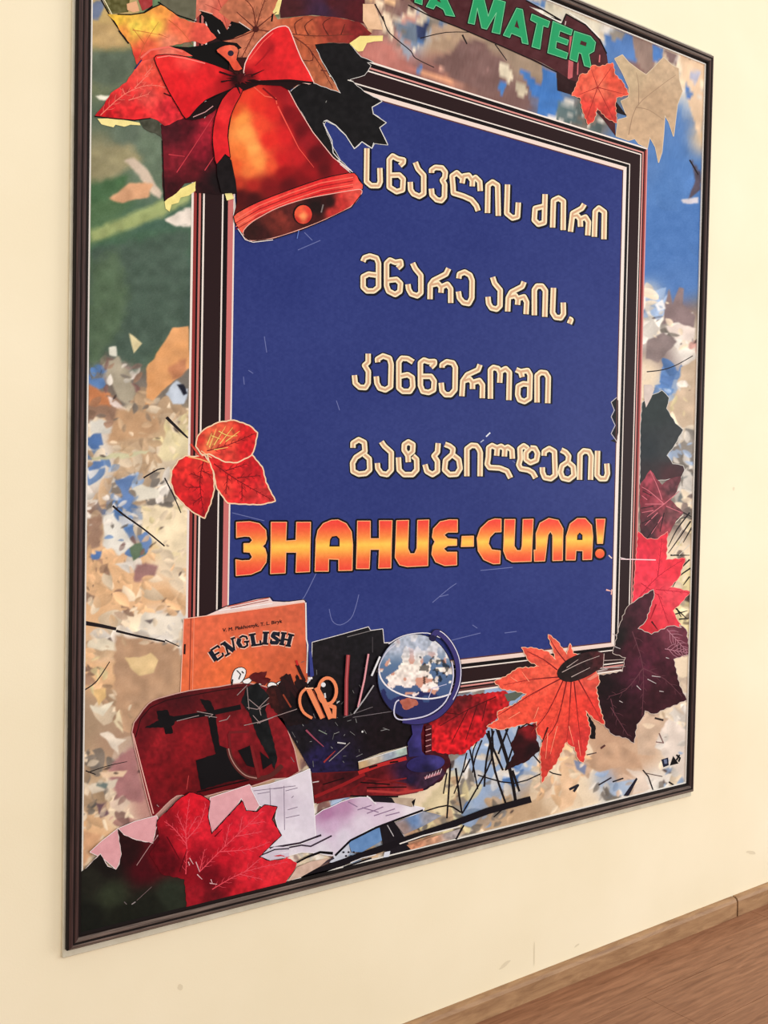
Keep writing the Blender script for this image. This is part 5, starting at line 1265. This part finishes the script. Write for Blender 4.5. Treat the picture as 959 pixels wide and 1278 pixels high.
k = Ink(50)                                                       # red pencils and dark ground below the pot
p = pts('K 145,745 375,735 372,700 480,655 610,620 690,690 770,720 790,750 720,800 650,840 560,855 330,860 K 160,890 145,800')
k.area(p, blend([(200, 780, (90, 22, 26)), (300, 760, (60, 16, 22)), (300, 840, (110, 26, 30)), (450, 760, (84, 18, 24)), (600, 740, (40, 22, 50)), (620, 780, (34, 26, 56)), (500, 820, (130, 30, 34)), (600, 830, (150, 44, 44)), (700, 790, (60, 40, 60))], n=18, s=3, src='K'))
for s, w, c in (('K 370,745 480,705 600,675', 4.6, (180, 40, 40)), ('K 160,860 300,800 400,750', 4.0, (140, 28, 32)), ('K 170,890 330,830 420,770', 2.4, (110, 20, 26)), ('K 400,770 500,780 600,800', 2.4, (110, 24, 28)), ('K 410,830 560,840 680,825', 3.0, (172, 56, 54)), ('K 420,800 600,770', 1.6, (130, 30, 34)),
                ('K 200,800 300,770', 1.2, (16, 10, 12)), ('K 380,790 520,800', 1.6, (16, 10, 12)), ('K 410,815 600,812', 1.4, (18, 10, 12)), ('K 330,855 560,858', 2, (16, 12, 16)), ('K 420,720 460,708', 2, (20, 12, 14)), ('K 520,695 560,690', 2, (20, 12, 14)), ('K 150,790 180,785', 1.2, (200, 190, 190)), ('K 685,770 760,745', 3, (170, 110, 120))):
    k.line(s, w, c)
for i in range(6): k.line([(350 + (690 + i * 14) / 3.836, 770 + (775 - i * 6) / 3.836), (350 + (698 + i * 14) / 3.836, 770 + (755 - i * 6) / 3.836)], .8, (220, 190, 196), bump=0)
k.layer += 1
k.area('K 368,690 480,655 598,618 602,655 480,692 372,726', blend([(390, 700, (190, 160, 120)), (440, 680, (196, 180, 160)), (520, 660, (150, 160, 176)), (580, 640, (170, 190, 180))], n=10, src='K')); k.line('K 368,692 480,657 598,620', .9, (230, 226, 220))
k.area('L 410,215 500,222 600,240 590,262 520,245 430,240', (26, 20, 28)); k.area('L 505,222 598,225 595,262 520,245', flat((180, 160, 140), 12)); k.area('L 590,240 608,225 600,262', (18, 14, 18))
k.make('coloured_pencils', poster, 'red pencils and a pale ruler lying below the pen pot')

# globe
k = Ink(7)
k.area(jag(pts('K 640,480 740,480 790,560 800,640 815,700 775,780 690,830 620,830'), 4, .8), blend([(720, 560, (84, 20, 28)), (760, 700, (70, 20, 28)), (680, 800, (40, 20, 40))], n=22, s=3, src='K'))
k.make('dark_red_ground', poster, 'dark maroon print area between the globe stand and crimson leaf')
k = Ink(72)
gc = (350 + 640 / 3.836, 770 + 285 / 3.836)
k.area('K 618,490 685,490 668,560 672,640 690,662 610,668 604,600 628,560', blend([(620, 520, (50, 44, 100)), (660, 600, (60, 54, 120)), (630, 640, (40, 36, 84))], n=10, src='K'))
k.dot((350 + 690 / 3.836, 770 + 700 / 3.836), 24, 10.5, blend([(650, 690, (44, 38, 92)), (740, 690, (62, 56, 120)), (700, 730, (30, 26, 60))], n=8, src='K'), rot=-.12, n=28)
k.area('K 690,520 720,515 720,650 690,655', flat((70, 22, 30), 20, 2))
for i in range(5): k.line([(350 + 690 / 3.836, 770 + (540 + i * 26) / 3.836), (350 + 716 / 3.836, 770 + (532 + i * 26) / 3.836)], .9, (206, 150, 150), bump=0)
k.layer += 1
stand = k
def globe(x, y):
    u = (x - gc[0]) / 46.5; v = (y - gc[1]) / 52
    base = np.stack([50 + 44 * (1 - v), 70 + 52 * (1 - v), 130 + 36 * (1 - v)], 1) * 0.86
    n = vnoise(x, y, 11, 31) * .6 + vnoise(x, y, 5, 32) * .4 + 0.34 * np.exp(-((u + .1) ** 2 * 2 + (v + .12) ** 2 * 3.2)) - 1.1 * np.clip(v - .22, 0, 1) - 0.22 * np.clip(-u - .3, 0, 1)
    land = np.stack([236 + 0 * u, 224 + 8 * (-v), 216 + 0 * u], 1) * (0.85 + .3 * vnoise(x, y, 3, 33))[:, None]
    land = np.where((vnoise(x, y, 8, 35) > .70)[:, None], np.array((206., 150, 130)), land)
    grey = np.array((196., 198, 212)) * (0.8 + .35 * vnoise(x, y, 3, 36))[:, None]
    c = np.where((n > .60)[:, None], land, base)
    top = np.clip((-v - .30) * 3, 0, 1)[:, None]
    c = c * (1 - top * .75) + grey * top * .75
    sp = (vnoise(x, y, 4, 39) > .7) & (u > .1) & (v < .2) & (v > -.5)
    c = np.where(sp[:, None], c * .45, c)
    low = (n < .60) & (v + (vnoise(x, y, 9, 44) - .5) * .6 > .42)
    c = np.where(low[:, None], np.array((40., 44, 92)), c)
    return np.clip(c, 0, 255)
k.dot(gc, 47.5, 54, (26, 22, 40), n=40); k.dot(gc, 46.5, 53, globe, n=44, step=1.4)
k.area(jag(pts('K 565,400 600,385 645,395 655,415 610,440 585,440'), 2.5, .7), flat((176, 100, 84), 20, 2))
k.line(smooth(pts('K 466,245 475,290 510,335 570,368 640,385 700,390 760,382 815,365'), 3, False), 1.9, (232, 228, 232)); k.line(smooth(pts('K 545,130 500,170 470,225 466,260'), 3, False), 1.3, (200, 198, 216))
k.line(smooth(pts('K 512,128 560,98 620,80 700,76 760,98'), 3, False), 1.2, (216, 214, 224)); k.line('K 700,395 720,340 790,320', .9, (190, 190, 220))
arc = smooth(pts('K 720,105 738,72 768,85 806,128 836,190 848,260 840,330 810,400 760,458 700,490 640,500 580,492'), 3, False)
k.line(arc, 8.2, (24, 20, 46)); k.line(arc, 6.4, (58, 52, 112)); k.line([(a + 2.6, b - 1.4) for a, b in arc[4:22]], 1.0, (226, 222, 236)); k.line(smooth(pts('K 815,215 822,280 805,360 770,420 700,468 620,486 560,488 538,460 545,410 562,395'), 3, False), 1.6, (206, 204, 226))
k.dot((350 + 722 / 3.836, 770 + 100 / 3.836), 4.6, 4, (34, 30, 66), rot=.5, n=12)
k.make('globe', poster, 'blue and white tabletop globe on a dark violet stand')

# bottom-left leaf, dark and red
k = Ink(66)
p = jag(pts('H 120,480 165,440 205,400 235,450 268,462 282,440 290,400 275,298 300,325 350,345 415,358 H 432,290 430,262 500,360 560,520 560,640 120,760'), 5, .6)
k.line(pts('H 130,478 165,440 205,400 235,450 268,462 282,440 290,400 275,298 300,325 350,345 415,358 432,290'), 1.6, (232, 214, 212))
k.area(p, blend([(180, 500, (34, 34, 28)), (250, 560, (46, 52, 38)), (160, 650, (24, 26, 22)), (320, 400, (40, 16, 18)), (380, 450, (70, 14, 22)), (430, 420, (96, 14, 24)), (480, 560, (40, 46, 36)), (400, 600, (28, 30, 24)), (300, 650, (26, 28, 22)), (230, 450, (26, 22, 20))], power=4, n=7, src='H'), step=3)
k.line('H 465,290 400,370 350,445', .8, (170, 130, 130)); k.line('H 470,285 430,330', .9, (200, 160, 160)); k.line('H 330,600 345,590', 1.2, (150, 140, 140)); k.line('H 350,585 410,530', .6, (120, 100, 100)); k.line('H 300,590 310,600', .8, (120, 110, 110))
k.make('maple_leaf', poster, 'blackish leaf filling the bottom left corner of the print')
k = Ink(80)
p = jag(pts('H 430,275 445,250 470,232 515,185 560,155 605,165 640,188 632,250 648,322 700,265 770,190 785,228 830,232 860,205 908,212 888,262 925,325 885,362 835,412 880,428 935,420 960,410 L 0,470 30,465 100,500 88,530 60,570 H 940,520 780,590 550,625 540,500 450,480 400,400 440,340'), 4.5, .7)
k.line(pts('H 430,290 435,265 470,232 515,185 560,155 605,165 640,188 632,250 648,322 700,265 770,190 785,228 830,232 860,205 908,212 888,262 925,325 885,362 835,412 880,428'), 2.2, (26, 8, 12))
k.area(p, blend([(480, 260, (150, 20, 32)), (560, 220, (206, 26, 42)), (600, 300, (216, 34, 50)), (540, 360, (196, 26, 42)), (440, 380, (96, 12, 22)), (480, 440, (90, 12, 22)), (600, 420, (140, 18, 32)), (560, 480, (130, 16, 28)), (720, 300, (206, 30, 48)), (800, 280, (216, 40, 56)), (880, 240, (206, 34, 50)), (820, 380, (214, 34, 50)), (700, 400, (186, 24, 40)),
                     (640, 480, (110, 14, 26)), (700, 520, (130, 18, 30)), (780, 480, (206, 34, 48)), (900, 460, (220, 44, 56)), (580, 560, (150, 24, 36)), (660, 560, (96, 18, 26)), (760, 560, (190, 30, 42)), (940, 500, (214, 40, 50))], power=3.6, n=9, src='H'), step=2)
veins(k, ['H 550,380 545,300 560,180', 'H 548,360 500,300 460,270', 'H 548,340 600,280 625,200', 'H 545,480 550,380', 'H 600,470 700,370 850,230', 'H 700,370 720,280', 'H 740,330 850,310', 'H 680,390 800,380 880,350', 'H 600,470 620,380', 'H 650,540 780,470 950,430', 'H 780,470 850,410', 'H 760,480 850,500', 'H 560,300 590,250', 'H 545,320 510,240', 'H 760,310 770,250', 'H 800,280 860,270'], 1.2, (228, 76, 90), .6, (4.5, 9, .55), p)
veins(k, ['H 520,470 550,380', 'H 470,330 520,420', 'H 660,330 690,300'], 1.2, (80, 8, 18), .6)
veins(k, ['H 560,415 575,440', 'H 585,430 600,470', 'H 555,430 560,445', 'H 640,515 670,520', 'H 590,480 610,500', 'H 645,500 650,515'], 1.2, (226, 180, 184), .6)
k.make('maple_leaf', poster, 'bright crimson veined maple leaf at the bottom left')

# bottom edge dark bars beside the notebook
k = Ink(54)
k.area(smooth(pts('L 318,405 370,375 458,350 466,405 380,455 335,455'), 1), flat((100, 138, 188), 8)); k.area(pts('L 262,470 320,405 330,455 300,500 240,500'), flat((196, 200, 214), 14, 2))
k.area('L 520,330 640,280 695,292 720,300 640,345 560,380', blend([(560, 350, (150, 130, 126)), (600, 320, (110, 142, 190)), (660, 310, (150, 150, 160))], n=8, src='L'))
k.area('L 455,348 515,322 560,390 600,455 560,468 490,480 468,420', flat((24, 20, 26), 5)); k.line('L 488,340 515,388', .9, (190, 186, 190))
k.line('L 120,565 250,515 450,445 560,405 760,338 805,322 M 300,862 485,812', 8.2, (22, 18, 24)); k.line('L 540,420 640,385 800,345', 1.6, (226, 220, 214)); k.line('L 780,400 815,340', 3, (22, 18, 22), w1=2); k.line('L 60,580 200,510 260,480', 2, (60, 48, 60))
k.area('L 570,425 700,385 800,355 780,395 590,445', blend([(600, 420, (190, 130, 100)), (680, 400, (200, 150, 120)), (760, 375, (170, 160, 160))], n=22, s=3, src='L')); k.line('L 330,500 380,480 440,465', 1.2, (220, 216, 216)); k.line('L 300,520 420,480', 2, (20, 16, 22)); k.area('L 475,455 500,450 495,475 470,478', (210, 214, 226))
for i in range(5): k.dot((340 + (300 + i * 11) / 3.425, 930 + (455 + (i % 2) * 16) / 3.425), 1.5, 1.2, (24, 20, 30), n=8, bump=0)
k.layer += 1
k.area('L 60,580 100,520 160,495 240,480 200,515 120,560', flat((206, 176, 160), 14, 3))
k.make('dark_branches', poster, 'black branches with blue gaps along the bottom edge of the print')
# marks near the lower right corner
k = Ink(3)
k.area('O 465,622 497,612 500,648 475,658', (26, 30, 50)); k.area('O 505,650 520,605 545,640', (14, 12, 16)); k.line('O 535,600 552,615 545,632', 2.2, (14, 12, 16)); k.line('O 550,600 535,625', 2.0, (14, 12, 16)); k.area('O 476,622 490,620 492,640 480,642', (110, 120, 150))
k.make('printer_mark', poster, 'tiny black lettering mark at the lower right of the print')['kind'] = 'stuff'
k = Ink(3)
k.area('O 290,790 350,705 356,712 315,790', (28, 26, 40)); k.line('O 175,740 235,705', 1.8, (40, 36, 44)); k.line('O 240,725 290,708', 1.8, (30, 26, 34)); k.line('O 380,670 405,700 428,765', 1.6, (40, 34, 36)); k.line('O 435,430 475,440', 2.4, (50, 40, 40)); k.line('O 40,760 80,740 60,770', 3.0, (34, 34, 44)); k.line('O 395,685 470,700', 1, (90, 70, 66))
k.line('O 500,725 530,745', 2, (20, 18, 22)); k.line('O 545,740 578,733', 2, (20, 18, 22)); k.line('O 185,570 205,555', 2.4, (90, 54, 50)); k.line('O 120,600 165,590', 1.4, (90, 70, 66)); k.line('O 455,500 475,545 440,540', 1.2, (130, 100, 96))
k.make('twigs', poster, 'short dark twigs and specks in the lower right foliage')['kind'] = 'stuff'

# faint scuffs on the wall below the board
SCUFF, _n, _l, ps = mat('wall_scuff')
ps.inputs['Base Color'].default_value = srgb(222, 208, 178); ps.inputs['Roughness'].default_value = 0.7
wall = bpy.data.objects['wall_back']
for c, rx, rz, rot in (((667, 1190), .003, .035, 0), ((630, 1204), .022, .006, .3), ((938, 1064), .03, .006, -.3), ((916, 610), .006, .006, 0), ((720, 1180), .012, .003, .2), ((225, 1232), .006, .008, .5)):
    x, z = to_plane(c[0], c[1], 0.0)
    w0 = W @ Vector((float(x), 0, float(z)))
    bm = bmesh.new()
    r_ = random.Random(int(c[0]))
    vs = [bm.verts.new((w0.x + rx * math.cos(a) * math.cos(rot) * r_.uniform(.7, 1.1) - rz * math.sin(a) * math.sin(rot), -0.0004, w0.z + rz * math.sin(a) * math.cos(rot) + rx * math.cos(a) * math.sin(rot))) for a in np.linspace(0, 2 * math.pi, 14, endpoint=False)]
    bm.faces.new(vs)
    bm_obj('scuff_mark', bm, SCUFF, wall)
